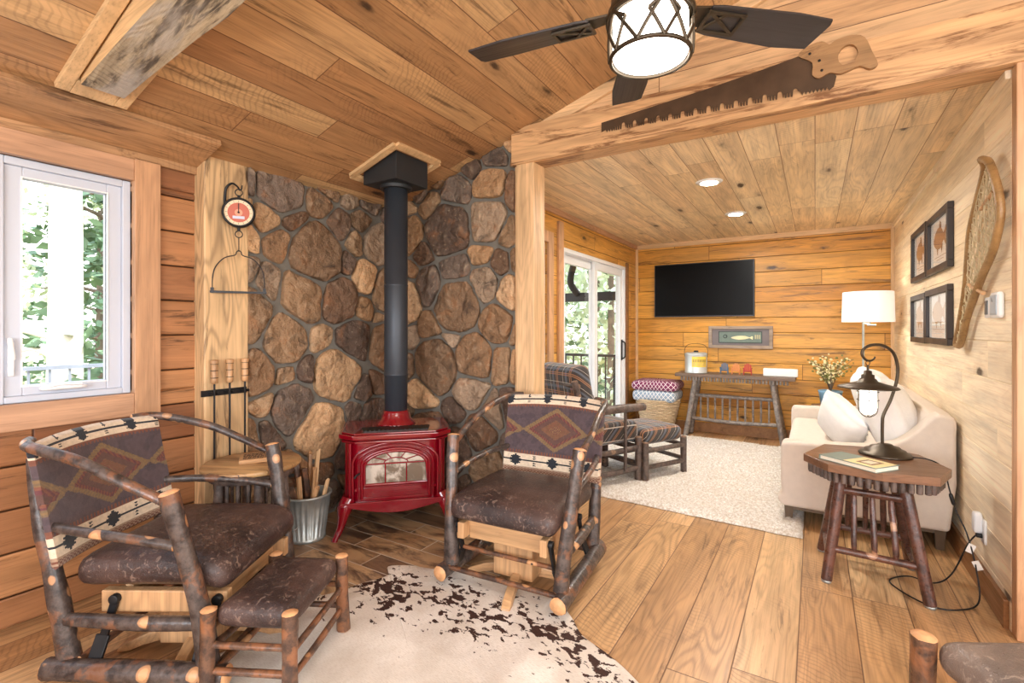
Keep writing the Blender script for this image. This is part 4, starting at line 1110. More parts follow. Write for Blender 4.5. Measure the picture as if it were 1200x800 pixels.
for j in range(ny+1):
    for i in range(nx+1):
        u,v=i/nx,j/ny;x=x0+(x1-x0)*u;y=y0+(y1-y0)*v
        e=min(u*(x1-x0),(1-u)*(x1-x0),v*(y1-y0),(1-v)*(y1-y0))
        q=min(1,e/.03)
        z=.004+.030*math.sqrt(q)+(.012*noise.noise(Vector((x*34,y*34,0)))+.010*noise.noise(Vector((x*90,y*90,4))))*q+.006*noise.noise(Vector((x*6,y*6,0)))*q
        wob=.012*noise.noise(Vector((x*8,y*8,2)))
        vs.append((x+wob+(.025*(v)-.02),y+wob-.11*u+.05,max(z,.003)))
fs=[(j*(nx+1)+i,j*(nx+1)+i+1,(j+1)*(nx+1)+i+1,(j+1)*(nx+1)+i) for j in range(ny) for i in range(nx)]
b.add(vs,fs,0,True);o=b.build('shag_rug',M['shag']);tag(o,'cream shag rug on the floor between sofa and sliding door','rug')

# ------------------------------------------------------------------ octagonal end table with log legs
et=thing('end_table','octagonal dark walnut end table with splayed log legs beside the sofa','end table',(.245,3.235,0),0)
oc=[(-.30,-.08),(-.19,-.26),(.03,-.315),(.25,-.27),(.325,-.06),(.24,.22),(.05,.30),(-.20,.24)]
b=MB();b.prism(oc,.580,.622);b.build('tabletop',M['tabletop'],et,.004)
n=len(oc);pl_=[]
for i in range(n):
    a,c=Vector(oc[i]),Vector(oc[(i+1)%n]);L_=(c-a).length;m_=int(L_/.033)
    for k in range(m_): pl_.append((a+(c-a)*((k+.5)/m_))*.90)
for p in pl_:
    b=MB();b.log([(p.x,p.y,.530),(p.x,p.y,.581)],.0135,8,2,.1);b.build('half_log_trim',[M['barkdark'],M['barkdark']],et)
legs=[((-.195,-.215),(-.125,-.14)),((.215,-.245),(.125,-.15)),((.20,.185),(.11,.10)),((-.21,.19),(-.12,.10))]
for (bx,by),(tx,ty) in legs:
    b=MB();b.log([(bx,by,.012),((bx+tx)/2,(by+ty)/2,.29),(tx,ty,.572)],[.026,.027,.028],wob=.12);o=b.build('leg',[M['barkred'],M['enddark']],et)
    b=MB();b.lathe([(.022,0),(.024,.01),(.020,.014)],(bx,by,.0),16);b.build('foot_glide',M['silver'],o)
def rail(a,c,z):
    def at(l,z): (bx,by),(tx,ty)=l;q=z/.572;return Vector((bx+(tx-bx)*q,by+(ty-by)*q,z))
    return at(legs[a],z),at(legs[c],z)
for a,c in ((0,1),(2,3)):
    for z in (.17,.47):
        p,q=rail(a,c,z);b=MB();b.log([p,q],.017);b.build('rail',[M['barkred'],M['enddark']],et)
    p0,q0=rail(a,c,.17);p1,q1=rail(a,c,.47)
    for t_ in (.27,.5,.73):
        T1=(p1+q1)/2+(q0-p0)*(t_-.5)*.92
        b=MB();b.log([p0+(q0-p0)*t_+Vector((0,0,.004)),p0+(q0-p0)*t_+Vector((0,0,.06)),T1-Vector((0,0,.05)),T1],[.008,.014,.014,.008],wob=.2);b.build('spindle',[M['barkred'],M['enddark']],et)
for a,c in ((1,2),(3,0)):
    for z in (.12,.45):
        p,q=rail(a,c,z);b=MB();b.log([p,q],.016);b.build('side_rail',[M['barkred'],M['enddark']],et)

# books on the end table
bo=thing('hardcover_book','grey-green hardcover book with cream picture cover on the octagonal table','book',(.185,3.045,.6225),-38)
b=MB();b.box(-.145,.145,-.085,.085,0,.003);b.box(-.145,.145,-.085,.085,.020,.023);b.box(-.147,-.143,-.085,.085,0,.023);b.build('cover',plain('sage_cover',S(120,136,126),.5),bo,.001)
b=MB();b.box(-.140,.140,-.081,.081,.003,.020);b.build('pages',plain('paper_pages',S(236,226,206),.8,0,.06,80),bo)
b=MB();b.box(-.02,.138,-.078,.078,.0231,.0236);b.build('cover_picture',plain('cream_picture',S(226,206,150),.5),bo)
b=MB();b.box(.02,.10,-.045,.045,.0237,.0240);b.box(.035,.085,-.03,.03,.0240,.0243,1);b.build('cover_frame',[plain('brown_photo',S(120,86,56),.5),plain('light_photo',S(222,208,180),.5)],bo)

# ------------------------------------------------------------------ lantern table lamp
tl=thing('table_lamp','bronze gooseneck lantern lamp with glowing caged glass jar on octagonal table','lamp',(.325,3.345,.6225),31.7)
b=MB();b.lathe([(.118,0),(.122,.006),(.112,.016),(.098,.019),(.092,.030),(.074,.036),(.066,.046),(.040,.052),(.032,.060),(.014,.063),(.001,.064)],(0,0,0),40);b.build('lamp_base',M['bronze'],tl)
b=MB();b.tube([(-.015,0,.05),(-.015,0,.17),(-.008,0,.22),(.03,0,.30),(.062,0,.40),(.068,0,.48),(.045,0,.555),(-.01,0,.595),(-.075,0,.598),(-.118,0,.575),(-.126,0,.545),(-.105,0,.518),(-.080,0,.513),(-.062,0,.522),(-.055,0,.535)],[.008]*9+[.0075,.007,.006,.006,.005,.004],10,sub=5);b.build('gooseneck',M['bronze'],tl)
lx=-.094
b=MB();b.tube([(lx+.011*math.cos(2*PI*k/12),0,.501+.013*math.sin(2*PI*k/12)) for k in range(12)],.0022,6,closed=True);b.tube([(lx,0,.49),(lx,0,.46)],.006,8)
b.lathe([(.006,.462),(.018,.458),(.020,.44),(.030,.436),(.031,.418),(.038,.414),(.045,.402),(.070,.392),(.135,.374),(.142,.366),(.140,.364),(.072,.382),(.045,.388),(.001,.388)],(lx,0,0),40)
b.build('lantern_hood',M['bronze'],tl)
b=MB();b.lathe([(.036,.388),(.040,.37),(.041,.26),(.034,.235),(.018,.222),(.001,.218)],(lx,0,0),28);b.build('glass_jar',M['bulb'],tl)
b=MB()
for z in (.30,.345): b.tube([(lx+.050*math.cos(2*PI*k/24),.050*math.sin(2*PI*k/24),z) for k in range(24)],.0018,6,closed=True)
for k in range(3):
    a=k*PI/3
    b.tube([(lx+math.cos(a)*.045,math.sin(a)*.045,.385),(lx+math.cos(a)*.048,math.sin(a)*.048,.26),(lx+math.cos(a)*.034,math.sin(a)*.034,.222),(lx,0,.206),(lx-math.cos(a)*.034,-math.sin(a)*.034,.222),(lx-math.cos(a)*.048,-math.sin(a)*.048,.26),(lx-math.cos(a)*.045,-math.sin(a)*.045,.385)],.0018,6,sub=4)
b.build('wire_cage',M['bronze'],tl)
cd=MB();cd.tube([(.40,3.32,.628),(.50,3.30,.632),(.553,3.27,.60),(.575,3.25,.50),(.60,3.25,.40),(.635,3.22,.30),(.66,3.18,.15),(.655,3.12,.02),(.56,3.02,.006),(.46,3.0,.006),(.36,3.10,.006),(.33,3.20,.006),(.42,3.30,.006),(.52,3.28,.006),(.60,3.34,.05),(.66,3.33,.22),(.695,3.32,.285)],.0035,8,sub=8)
cord=cd.build('lamp_cord',M['black']);tag(cord,'thin black lamp cord looping from end table over floor to outlet','cord')
b=MB();b.cushion((.018,.018,.06),.008,n=4,M=Matrix.Translation((.585,3.25,.455))@Matrix.Rotation(R(-14),4,'Y'));b.build('inline_switch',M['black'],cord)
ptm=plain('white_paper_tag',S(236,232,226),.8)
for x,y,z,a in ((.645,3.21,.24,20),(.665,3.19,.17,-25)): tg=MB();tg.box(-.014,.014,-.001,.001,-.022,.022,M=Matrix.Translation((x,y-.004,z))@Matrix.Rotation(R(a),4,'Y'));tg.build('paper_tag',ptm,cord)
# outlet on right wall
ol=thing('wall_outlet','white wall outlet with plug-in adapter low on the pale wall','outlet',(XR,3.32,.30),0)
b=MB();b.cushion((.012,.075,.118),.005,n=4,M=Matrix.Translation((-.004,0,0)));b.build('cover_plate',M['white'],ol)
b=MB();b.cushion((.035,.05,.10),.01,n=6,M=Matrix.Translation((-.024,.02,.035)));b.build('adapter',M['white'],ol)
b=MB();b.cushion((.03,.022,.02),.006,n=4,M=Matrix.Translation((-.02,-.0,-.025)));b.build('plug',M['black'],ol)

# ------------------------------------------------------------------ sofa
SF=thing('sofa','cream upholstered two-seat sofa against the pale wall, behind the octagonal table','sofa',(.24,4.72,0),0)
# local: front is -x, arms at +-y
b=MB();b.cushion((.84,1.66,.20),.02,0,6,M=Matrix.Translation((.0,0,.23)));b.build('seat_base',M['sofa'],SF)
for s in (-1,1):
    # arm profile in x,z rising gently towards the back
    pf=[(-.43,.115),(.43,.115),(.455,.60),(.46,.765),(.42,.80),(.36,.795),(.28,.70),(.20,.625),(.10,.585),(-.05,.565),(-.30,.556),(-.40,.552),(-.43,.535),(-.437,.49),(-.437,.30),(-.433,.20)]
    pf=[(-.43,.118),(.43,.118),(.462,.40)]+chd(pf,3)[7:-1];b=MB();y0,y1=(s*.95,s*.80) if s<0 else (.80,.95)
    MM=Matrix(((1,0,0,0),(0,0,1,0),(0,1,0,0),(0,0,0,1)))
    b.prism(pf,min(y0,y1),max(y0,y1),M=MM);b.build('arm',M['sofa'],SF,.028,bseg=4)
b=MB();b.cushion((.17,1.66,.60),.05,0,10,M=Matrix.Translation((.37,0,.50))@Matrix.Rotation(R(7),4,'Y'));b.build('back_frame',M['sofa'],SF)
b=MB();b.cushion((.64,1.58,.16),.045,.12,14,M=Matrix.Translation((-.10,0,.385)));b.build('seat_cushion',M['sofa'],SF)
for y in (-.40,.40):
    b=MB();b.cushion((.56,.76,.24),.10,.25,16,pinch=.04,M=Matrix.Translation((.205,y,.70))@Matrix.Rotation(R(70),4,'Y'));b.build('back_cushion',M['pillowwhite'],SF)
for sx in (-1,1):
    for sy in (-1,1):
        b=MB();b.beam((sx*.39,sy*.90,.0),(sx*.39,sy*.90,.125),.04,.04,up=(0,1,0),w2=.055,h2=.055);b.build('leg',plain('taupe_sofa_leg',S(96,80,64),.4),SF,.003)
b=MB();b.box(-.41,.41,-.92,.92,.095,.118);b.build('plinth_rail',plain('taupe_plinth',S(104,88,72),.5),SF,.002)
tw=MB();tw.cushion((.44,.44,.17),.075,.45,20,pinch=.10)
o=tw.build('throw_pillow',M['pillowwhite'],loc=(.17,4.36,.615));o.scale=(.86,.86,.86);o.rotation_euler=(R(-62),R(38),R(-40))
tag(o,'white tufted square throw pillow leaning on the sofa seat','pillow')
rb=MB()
rnd=random.Random(9)
for k in range(5):
    for i in range(12):
        x=-.17+.34*i/11;y=-.15+.30*k/4;u=x/.22;v=y/.22
        z=.085*(1+.45*(1-u*u)*(1-v*v))-.012
        for sg in (1,): rb.cushion((.022,.012,.012),.006,n=2,M=Matrix.Translation((x,y,z*sg))@Matrix.Rotation(R(35 if i%2 else -35),4,'Z'))
rb.build('tufted_stripe',M['pillowwhite'],o)

# ------------------------------------------------------------------ floor lamp, plant and little stand at sofa's far end
fl=thing('floor_lamp','slim floor lamp with white drum shade at the far end of sofa','floor lamp',(.40,5.86,0),0)
b=MB();b.lathe([(.13,0),(.132,.012),(.12,.02),(.015,.026)],seg=36);b.build('lamp_base',M['bronze'],fl)
b=MB();b.tube([(0,0,.02),(0,0,1.40)],.010,12);b.tube([(0,0,1.36),(.05,0,1.36),(.05,0,1.42)],.007,8,sub=3);b.tube([(.03,-.01,1.345),(.10,-.02,1.345)],.009,8);b.build('pole',M['silver'],fl)
b=MB();b.lathe([(.212,1.375),(.205,1.665),(.202,1.665),(.209,1.375),(.212,1.375)],(.035,.0,0),48);b.build('lamp_shade',M['shade'],fl)
ps=thing('plant_stand','small round stand beyond the sofa arm holding the blue pot','stand',(.135,6.05,0),0)
b=MB();b.lathe([(.001,.49),(.17,.49),(.175,.50),(.17,.512),(.001,.512)],seg=32);b.build('stand_top',M['tabletop'],ps)
for k in range(3):
    a=k*2*PI/3+.4;b=MB();b.tube([(math.cos(a)*.08,math.sin(a)*.08,.49),(math.cos(a)*.15,math.sin(a)*.15,0)],.014,8);b.build('leg',M['barkdark'],ps)
pp=thing('potted_plant','bushy cream-flowering plant in blue pot beyond the sofa','potted plant',(.135,6.05,.512),0)
b=MB();b.lathe([(.001,0),(.085,0),(.105,.14),(.112,.155),(.104,.16),(.098,.15),(.001,.14)],seg=32);b.build('pot',plain('blue_glaze',S(122,164,196),.35,0,.08),pp)
sb=MB();lb=MB();fb=MB();rnd=random.Random(12)
for i in range(30):
    a=rnd.uniform(0,2*PI);r_=rnd.uniform(.06,.26);hgt=rnd.uniform(.20,.40)
    e=Vector((math.cos(a)*r_,math.sin(a)*r_,.14+hgt));m_=Vector((e.x*.35,e.y*.35,.14+hgt*.6))
    sb.tube([(0,0,.13),m_,e],.002,5,sub=4)
    for k in range(12):
        t_=rnd.uniform(.35,1.05);p=m_.lerp(e,max(0,(t_-.5)*2)) if t_>.5 else Vector((0,0,.13)).lerp(m_,t_*2)
        p=p+Vector((rnd.gauss(0,.018),rnd.gauss(0,.018),rnd.gauss(0,.012)))
        (fb if rnd.random()<.5 else lb).sphere(p,rnd.uniform(.009,.015),3,sc=(1,.7,.6 if k%2 else 1))
sb.build('stem',M['trunk'],pp);lb.build('foliage',plain('olive_leaf',S(128,126,66),.6,0,.2),pp);fb.build('blossom',plain('cream_blossom',S(240,228,180),.7,0,.08),pp)

# ------------------------------------------------------------------ console table
ct=thing('console_table','long weathered log console table with spindle gallery under the television','console table',(-.815,6.30,0),0)
b=MB();b.box(-.635,.635,-.19,.19,.735,.775);b.build('tabletop',M['greytop'],ct,.005)
for k in range(34):
    x=-.56+1.12*k/33
    b=MB();b.log([(x,-.165,.692),(x,-.165,.737)],.0125,8,2,.1);b.build('half_log_trim',[M['barkgrey'],M['barkgrey']],ct)
for sx in (-1,1):
    for sy in (-1,1):
        b=MB();b.log([(sx*.52,sy*.15,.012),(sx*.46,sy*.13,.38),(sx*.405,sy*.115,.735)],[.033,.030,.030]);b.build('leg',[M['barkgrey'],M['enddark']],ct)
b=MB();b.log([(-.44,0,.50),(.44,0,.50)],[.022,.022],wob=.15);b.build('upper_rail',[M['barkgrey'],M['enddark']],ct)
b=MB();b.log([(-.48,0,.215),(0,0,.20),(.48,0,.215)],[.022,.024,.022],wob=.15);b.build('lower_rail',[M['barkgrey'],M['enddark']],ct)
for k in range(10):
    x=-.37+.74*k/9;b=MB();b.log([(x,-.005,.225),(x,-.005,.49)],.011,wob=.15);b.build('spindle',[M['barkgrey'],M['enddark']],ct)
for s in (-1,1):
    for z in (.215,.50):
        xx=s*(.52-.115*z/.735);b=MB();b.log([(xx,-.135,z),(xx,.135,z)],.018);b.build('end_rail',[M['barkgrey'],M['enddark']],ct)
TZ=.7755
cn=thing('metal_can','old silver pail-shaped can with yellow label and wire bail on console','can',(-1.235,6.27,TZ),0)
b=MB();b.lathe([(.001,0),(.128,0),(.130,.006),(.128,.012),(.128,.22),(.131,.228),(.126,.235),(.118,.24),(.108,.245),(.001,.25)],seg=40);b.build('can_body',plain('pale_tin',S(206,214,216),.35,.4,.1,6),cn)
b=MB();n=16
for i in range(n):
    a0_=R(-100)+R(82)*i/n;a1_=R(-100)+R(82)*(i+1)/n;r_=.1292
    b.add([(r_*math.cos(a0_),r_*math.sin(a0_),.075),(r_*math.cos(a1_),r_*math.sin(a1_),.075),(r_*math.cos(a1_),r_*math.sin(a1_),.20),(r_*math.cos(a0_),r_*math.sin(a0_),.20)],[(0,1,2,3)],0,True)
for row,(z,hh,ln,mi) in enumerate(((.15,.034,11,1),(.118,.010,20,2),(.098,.010,16,2))):
    for i in range(ln):
        if row and i%5==4: continue
        a=R(-96+74*(i+.2)/ln);a2=R(-96+74*(i+.8)/ln);r_=.1300
        b.add([(r_*math.cos(a),r_*math.sin(a),z-hh/2),(r_*math.cos(a2),r_*math.sin(a2),z-hh/2),(r_*math.cos(a2),r_*math.sin(a2),z+hh/2),(r_*math.cos(a),r_*math.sin(a),z+hh/2)],[(0,1,2,3)],mi)
b.build('can_label',[plain('yellow_label',S(238,204,84),.5),plain('olive_print',S(150,126,70),.5),plain('grey_print',S(150,150,130),.5)],cn)
b=MB();b.tube([(-.132,0,.19),(-.135,.0,.27),(-.11,0,.325),(-.05,0,.35),(.05,0,.35),(.11,0,.325),(.135,0,.27),(.132,0,.19)],.003,6,sub=4);b.build('bail',M['black'],cn)
b=MB();b.lathe([(.001,.25),(.03,.25),(.026,.268),(.001,.27)],seg=16);b.build('cap',M['black'],cn)
def minichair(x,label,c):
    t_=thing('miniature_chair',label,'ornament',(x,6.27,TZ),0,'miniature lawn chairs on the console')
    m=plain('paint_'+label.split()[0],c,.5)
    b=MB()
    for k in range(4): b.box(-.036+k*.019,-.036+k*.019+.015,.022,.028,.03,.115+(.012 if k in(1,2) else 0))
    b.build('backrest',m,t_,.001)
    b=MB();b.box(-.036,.036,-.035,.028,.042,.048);b.build('seat',m,t_,.001)
    for s in (-1,1):
        b=MB();b.box(s*.042-.006,s*.042+.006,-.04,.03,.072,.078);b.build('armrest',m,t_,.001)
        for y in (-.036,.022):
            b=MB();b.box(s*.040-.004,s*.040+.004,y,y+.008,0,.073);b.build('leg',m,t_,.001)
minichair(-.915,'blue miniature slatted lawn chair on the console table',S(84,112,140))
minichair(-.79,'tan miniature slatted lawn chair between the blue and red ones',S(222,148,92))
minichair(-.665,'red miniature slatted lawn chair on the console table',S(184,62,56))
b=MB();b.box(-.17,.17,-.04,.04,0,.088);o=b.build('white_box',M['white'],loc=(-.33,6.25,TZ),bevel=.008);tag(o,'plain white oblong box at the right end of console','box')

# television
tvv=thing('television','flat black wall television with thin dark frame above the console','television',(-1.22,YT,1.805),0)
b=MB();b.box(-.60,.60,-.055,-.02,-.345,.345);b.build('tv_casing',plain('dark_grey_bezel',S(56,54,56),.35,.3),tvv,.004)
b=MB();b.box(-.588,.588,-.0565,-.0545,-.328,.335);b.build('screen',M['screen'],tvv)
b=MB();b.box(-.2,.2,-.02,0,-.15,.15);b.build('wall_bracket',M['black'],tvv)
# framed fish plaque
fp=thing('framed_picture','wide barnwood-framed fishing picture of a pale fish and reel, under television','picture',(-.785,YT,1.205),0)
b=MB()
for a in ((-.36,.36,.10,.137),(-.36,.36,-.137,-.10),(-.36,-.32,-.10,.10),(.32,.36,-.10,.10)): b.box(a[0],a[1],-.035,0,a[2],a[3])
b.build('frame',M['barn'],fp,.004)
b=MB();b.box(-.32,.32,-.015,-.001,-.10,.10);b.build('mat_board',plain('grey_board',S(120,112,114),.7,0,.1,12),fp)
b=MB();b.box(-.245,.245,-.021,-.015,-.072,.072,0);b.box(-.235,.235,-.023,-.021,-.062,.062,1);b.build('painted_panel',[plain('dark_teal',S(58,70,70),.6),plain('teal',S(112,130,122),.6,0,.15,14)],fp)
b=MB();fish=[(-.11,0),(-.08,.014),(-.02,.024),(.05,.022),(.10,.006),(.13,.022),(.135,.0),(.13,-.022),(.10,-.004),(.05,-.018),(-.02,-.024),(-.08,-.014)]
b.prism(chd(fish,2),.0235,.029,M=Matrix.Translation((.01,0,-.006))@Matrix.Rotation(R(90),4,'X'));b.build('fish',plain('cream_fish',S(226,220,180),.5),fp,.001)
b=MB();b.tube([(-.165+.020*math.cos(2*PI*k/16),-.026,.010+.020*math.sin(2*PI*k/16)) for k in range(16)],.004,6,closed=True);b.tube([(-.165,-.026,.01),(-.145,-.026,.01)],.003,6);b.build('reel',M['black'],fp)
b=MB()
for i in range(3): b.box(.165+i*.022,.18+i*.022,-.0245,-.0235,-.02,.03)
b.build('print_marks',plain('sand_print',S(176,172,140),.6),fp)

# ------------------------------------------------------------------ framed prints on right wall
def fishprint(y0,y1,z0,z1,label,warm):
    t_=thing('framed_print',label,'picture',(XR,(y0+y1)/2,(z0+z1)/2),0,'four framed fish prints')
    w,h_=(y1-y0)/2,(z1-z0)/2
    b=MB();f_=.042
    for a in ((-w,w,h_-f_,h_),(-w,w,-h_,-h_+f_),(-w,-w+f_,-h_+f_,h_-f_),(w-f_,w,-h_+f_,h_-f_)): b.box(-.032,0,*a)
    b.build('frame',plain('espresso_frame',S(50,42,40),.45),t_,.004)
    b=MB();W,H_=w-f_,h_-f_
    b.box(-.010,-.002,-W,W,-H_,H_,col=S(228,228,226)[:3])
    c=S(150,108,80)[:3] if warm else S(196,170,146)[:3];c2=S(112,78,58)[:3] if warm else S(170,140,120)[:3]
    k=W/.30
    body=[(-.20,.0),(-.155,.045),(-.06,.075),(.04,.065),(.11,.025),(.17,.06),(.19,.055),(.165,0),(.19,-.055),(.16,-.05),(.11,-.02),(.02,-.06),(-.08,-.06),(-.16,-.035)]
    MM=Matrix(((0,0,-1,-.0108),(-1,0,0,0),(0,1,0,.02),(0,0,0,1)))
    sc_=Matrix.Diagonal((k,1.05,1,1))
    b.prism(chd(body,3),0,.0006,M=MM@sc_,col=c)
    b.prism([(-.03,.07),(.0,.115),(.035,.10),(.045,.064)],0,.0008,M=MM@sc_,col=c2)
    b.prism([(-.10,-.055),(-.07,-.10),(-.05,-.058)],0,.0008,M=MM@sc_,col=c2);b.prism([(.03,-.055),(.06,-.095),(.08,-.04)],0,.0008,M=MM@sc_,col=c2)
    b.prism([(-.175,.008),(-.165,.016),(-.157,.008),(-.165,0)],0,.0012,M=MM@sc_,col=S(40,30,28)[:3])
    b.box(-.0112,-.0108,-W*.6,W*.6,-H_*.62,-H_*.60,col=c2);b.box(-.0112,-.0108,-W*.35,W*.35,-H_*.74,-H_*.72,col=c2)
    b.build('print',M['art'],t_,usecol=True)
    b=MB();b.box(-.0145,-.0130,-W,W,-H_,H_);b.build('glazing',M['glass'],t_)
fishprint(4.665,5.31,1.69,2.10,'upper fish print in dark frame, farther from the snowshoe',True)
fishprint(3.95,4.625,1.69,2.09,'upper fish print in dark frame, beside the snowshoe',True)
fishprint(4.70,5.33,1.20,1.58,'lower pale fish print in dark frame, nearer the television wall',False)
fishprint(3.96,4.685,1.205,1.586,'lower pale fish print in dark frame, beside snowshoe tail',False)

# ------------------------------------------------------------------ snowshoe
ss=thing('snowshoe','old bent-wood snowshoe with rawhide lacing hanging on the pale wall','snowshoe',(XR-.035,3.12,2.10),0)
A=[(0,.005),(-.085,-.035),(-.17,-.16),(-.195,-.275),(-.16,-.36),(-.085,-.44),(.053,-.52),(.185,-.607),(.354,-.73),(.487,-.87)]
B=[(.60,-.873),(.516,-.757),(.406,-.593),(.354,-.433),(.303,-.28),(.17,-.15),(.05,-.033)]
lpA=[(-.012*0-.02*max(0,(1-i*.35)),y,z) for i,(y,z) in enumerate(A)];lpB=[(0,y,z) for y,z in B]
b=MB();b.tube(lpA+[(0,.56,-.885)],.017,8,sub=6);b.tube([(0,.56,-.885)]+lpB+[(-.02,0,0)],.014,8,sub=6)
b.build('bent_frame',wood('ash_frame',1,2,[S(166,120,68)],rough=.4,rings=.2,streak=.3,knots=0),ss)
ringpts=[Vector(p) for p in A]+[Vector(p) for p in B]
polyS=[(p.x,p.y) for p in ringpts]
b=MB();rnd=random.Random(8)
def inside(p):
    c=False;n=len(polyS)
    for i in range(n):
        a,d=polyS[i],polyS[(i+1)%n]
        if (a[1]>p[1])!=(d[1]>p[1]) and p[0]<(d[0]-a[0])*(p[1]-a[1])/(d[1]-a[1])+a[0]: c=not c
    return c
def chord(org,dr):
    hit=None;st_=None;seg_=[]
    t_=-1.4
    while t_<1.4:
        p=(org[0]+dr[0]*t_,org[1]+dr[1]*t_);ins=inside(p)
        if ins and st_ is None: st_=p
        if not ins and st_ is not None: seg_.append((st_,p));st_=None
        t_+=.01
    return seg_
for an in (20,80,140):
    d_=(math.cos(R(an)),math.sin(R(an)));nrm=(-d_[1],d_[0])
    for k in range(-26,27):
        for a,c in chord((.10+nrm[0]*k*.034,-.42+nrm[1]*k*.034),d_):
            b.tube([(0,a[0],a[1]),(.004*(-1)**k,(a[0]+c[0])/2,(a[1]+c[1])/2),(0,c[0],c[1])],.0026,5)
b.build('rawhide_lacing',plain('rawhide',S(206,190,156),.7,0,.15),ss)
for pa,pb in (((0,-.10,-.17),(0,.10,-.21)),((0,.06,-.62),(0,.32,-.56))): b=MB();b.tube([pa,pb],.010,6);b.build('cross_bar',M['fur'],ss)
# thermostats
tA=thing('thermostat','square white thermostat with grey face on the pale wall','thermostat',(XR,3.075,1.418),0)
b=MB();b.cushion((.024,.13,.12),.012,n=8,M=Matrix.Translation((-.012,0,0)));b.build('housing',M['white'],tA)
b=MB();b.cushion((.006,.10,.092),.003,n=6,M=Matrix.Translation((-.024,0,0)));b.build('display',plain('grey_display',S(172,186,200),.3),tA)
tB=thing('wall_switch','narrow white wall control left of the square thermostat','switch',(XR,3.235,1.412),0)
b=MB();b.cushion((.012,.085,.10),.006,n=6,M=Matrix.Translation((-.006,0,0)));b.build('cover_plate',M['white'],tB)
b=MB();b.box(-.016,-.010,-.02,.02,-.034,.034);b.build('display',plain('dark_display',S(96,104,112),.3),tB,.002)

# ------------------------------------------------------------------ plaid chair, its footstool, and blanket basket
ca=63.0
def log2(mb,p,r_): mb.log(p,r_)
pc=thing('plaid_armchair','log armchair with brown plaid cushions beside the sliding door','armchair',(-1.68,3.98,.038),ca-270+0)
# local: front -y, x to its left when facing front ; width .64, depth .58
DK=[M['barkdark'],M['enddark']]
for s in (-1,1):
    b=MB();b.log([(s*.31,-.29,.0),(s*.31,-.29,.355)],[.032,.030]);b.build('front_leg',DK,pc)
    b=MB();b.log([(s*.30,.27,.0),(s*.30,.29,.45),(s*.29,.38,.86)],[.032,.028,.025]);b.build('rear_leg',DK,pc)
    b=MB();b.log([(s*.335,-.33,.612),(s*.33,0,.615),(s*.305,.33,.60)],[.030,.032,.028]);b.build('armrest',DK,pc)
    b=MB();b.log([(s*.33,-.12,.10),(s*.33,-.12,.60)],[.014,.013]);b.build('arm_support',DK,pc)
    for z in (.10,.27):
        b=MB();b.log([(s*.31,-.27,z),(s*.31,0,z-.01),(s*.30,.28,z)],.022);b.build('side_rail',DK,pc)
for z in (.12,.27):
    b=MB();b.log([(-.30,-.29,z),(.30,-.29,z)],.022);b.build('front_rail',DK,pc)
b=MB();b.log([(-.29,.34,.82),(.29,.34,.82)],.02);b.log([(-.29,.29,.5),(.29,.29,.5)],.02);b.build('back_rail',DK,pc)
b=MB();b.cushion((.58,.60,.17),.05,.12,14);b.build('seat_cushion',M['plaid'],pc,loc=(0,-.03,.40))
b=MB();b.cushion((.56,.54,.17),.06,.2,14);b.build('back_cushion',M['plaid'],pc,loc=(0,.235,.71),rot=(R(78),0,0))
po=thing('plaid_footstool','log footstool with brown plaid cushion in front of the plaid armchair','footstool',(-1.335,4.425,.038),ca-270)
for s in (-1,1):
    for y in (-.25,.23):
        b=MB();b.log([(s*.25,y,0),(s*.25,y,.31)],[.03,.028]);b.build('leg',DK,po)
    for z in (.10,.24):
        b=MB();b.log([(s*.25,-.23,z),(s*.25,.22,z)],.021);b.build('side_rail',DK,po)
for y in (-.25,.23):
    for z in (.12,.24):
        b=MB();b.log([(-.24,y,z),(.24,y,z)],.018);b.build('cross_rail',DK,po)
b=MB();b.cushion((.48,.50,.13),.05,.2,14);b.build('cushion',M['plaid'],po,loc=(0,-.01,.345))

bs=thing('woven_basket','round woven fibre basket holding folded blankets near the television wall','basket',(-1.70,6.28,0),0)
b=MB();seg=80
for k,(r0,z0) in enumerate([(.155+.11*(i/17)**.8,.012+.024*i) for i in range(18)]):
    b.tube([((r0+.006*math.sin(12*a*2*PI/40+k*PI))*math.cos(a*2*PI/40),(r0+.006*math.sin(12*a*2*PI/40+k*PI))*math.sin(a*2*PI/40),z0) for a in range(40)],.0145,6,closed=True)
b.lathe([(.001,.004),(.15,.004),(.15,.02)],seg=32);b.build('basket_body',plain('seagrass',S(196,172,140),.85,0,.2,60,.5,150),bs)
def lat(c,l):
    t=NT('lattice');p=t.xyz();u=t.m('MULTIPLY',t.m('ARCTAN2',p[1],p[0]),.27);v=p[2]
    a=t.m('ABSOLUTE',t.m('SUBTRACT',t.m('FRACT',t.m('DIVIDE',t.m('ADD',t.m('ADD',u,v),t.m('MULTIPLY',p[0],.3)),.062)),.5));b_=t.m('ABSOLUTE',t.m('SUBTRACT',t.m('FRACT',t.m('DIVIDE',t.m('SUBTRACT',t.m('ADD',u,t.m('MULTIPLY',p[0],.3)),v),.062)),.5))
    mk=t.m('MAXIMUM',t.rng(a,.41,.43),t.rng(b_,.41,.43))
    t.col(t.mix(mk,c,l));t.rough(.9);t.bump(t.noise(t.obj,200,3),.3,.003);return t.mat
for nm,lbl,z,h_,c,l in (('folded_blanket','pale blue lattice-patterned blanket folded in the woven basket',.475,.14,S(142,160,180),S(236,234,232)),('folded_blanket','plum lattice-patterned blanket folded on top of the blue one',.600,.12,S(120,42,84),S(232,214,220))):
    b=MB();b.cushion((.53 if z<.55 else .56,.47,h_),.055,.1,12);o=b.build(nm,lat(c,l),loc=(-1.70,6.28,z));tag(o,lbl,'blanket','blankets in the basket')

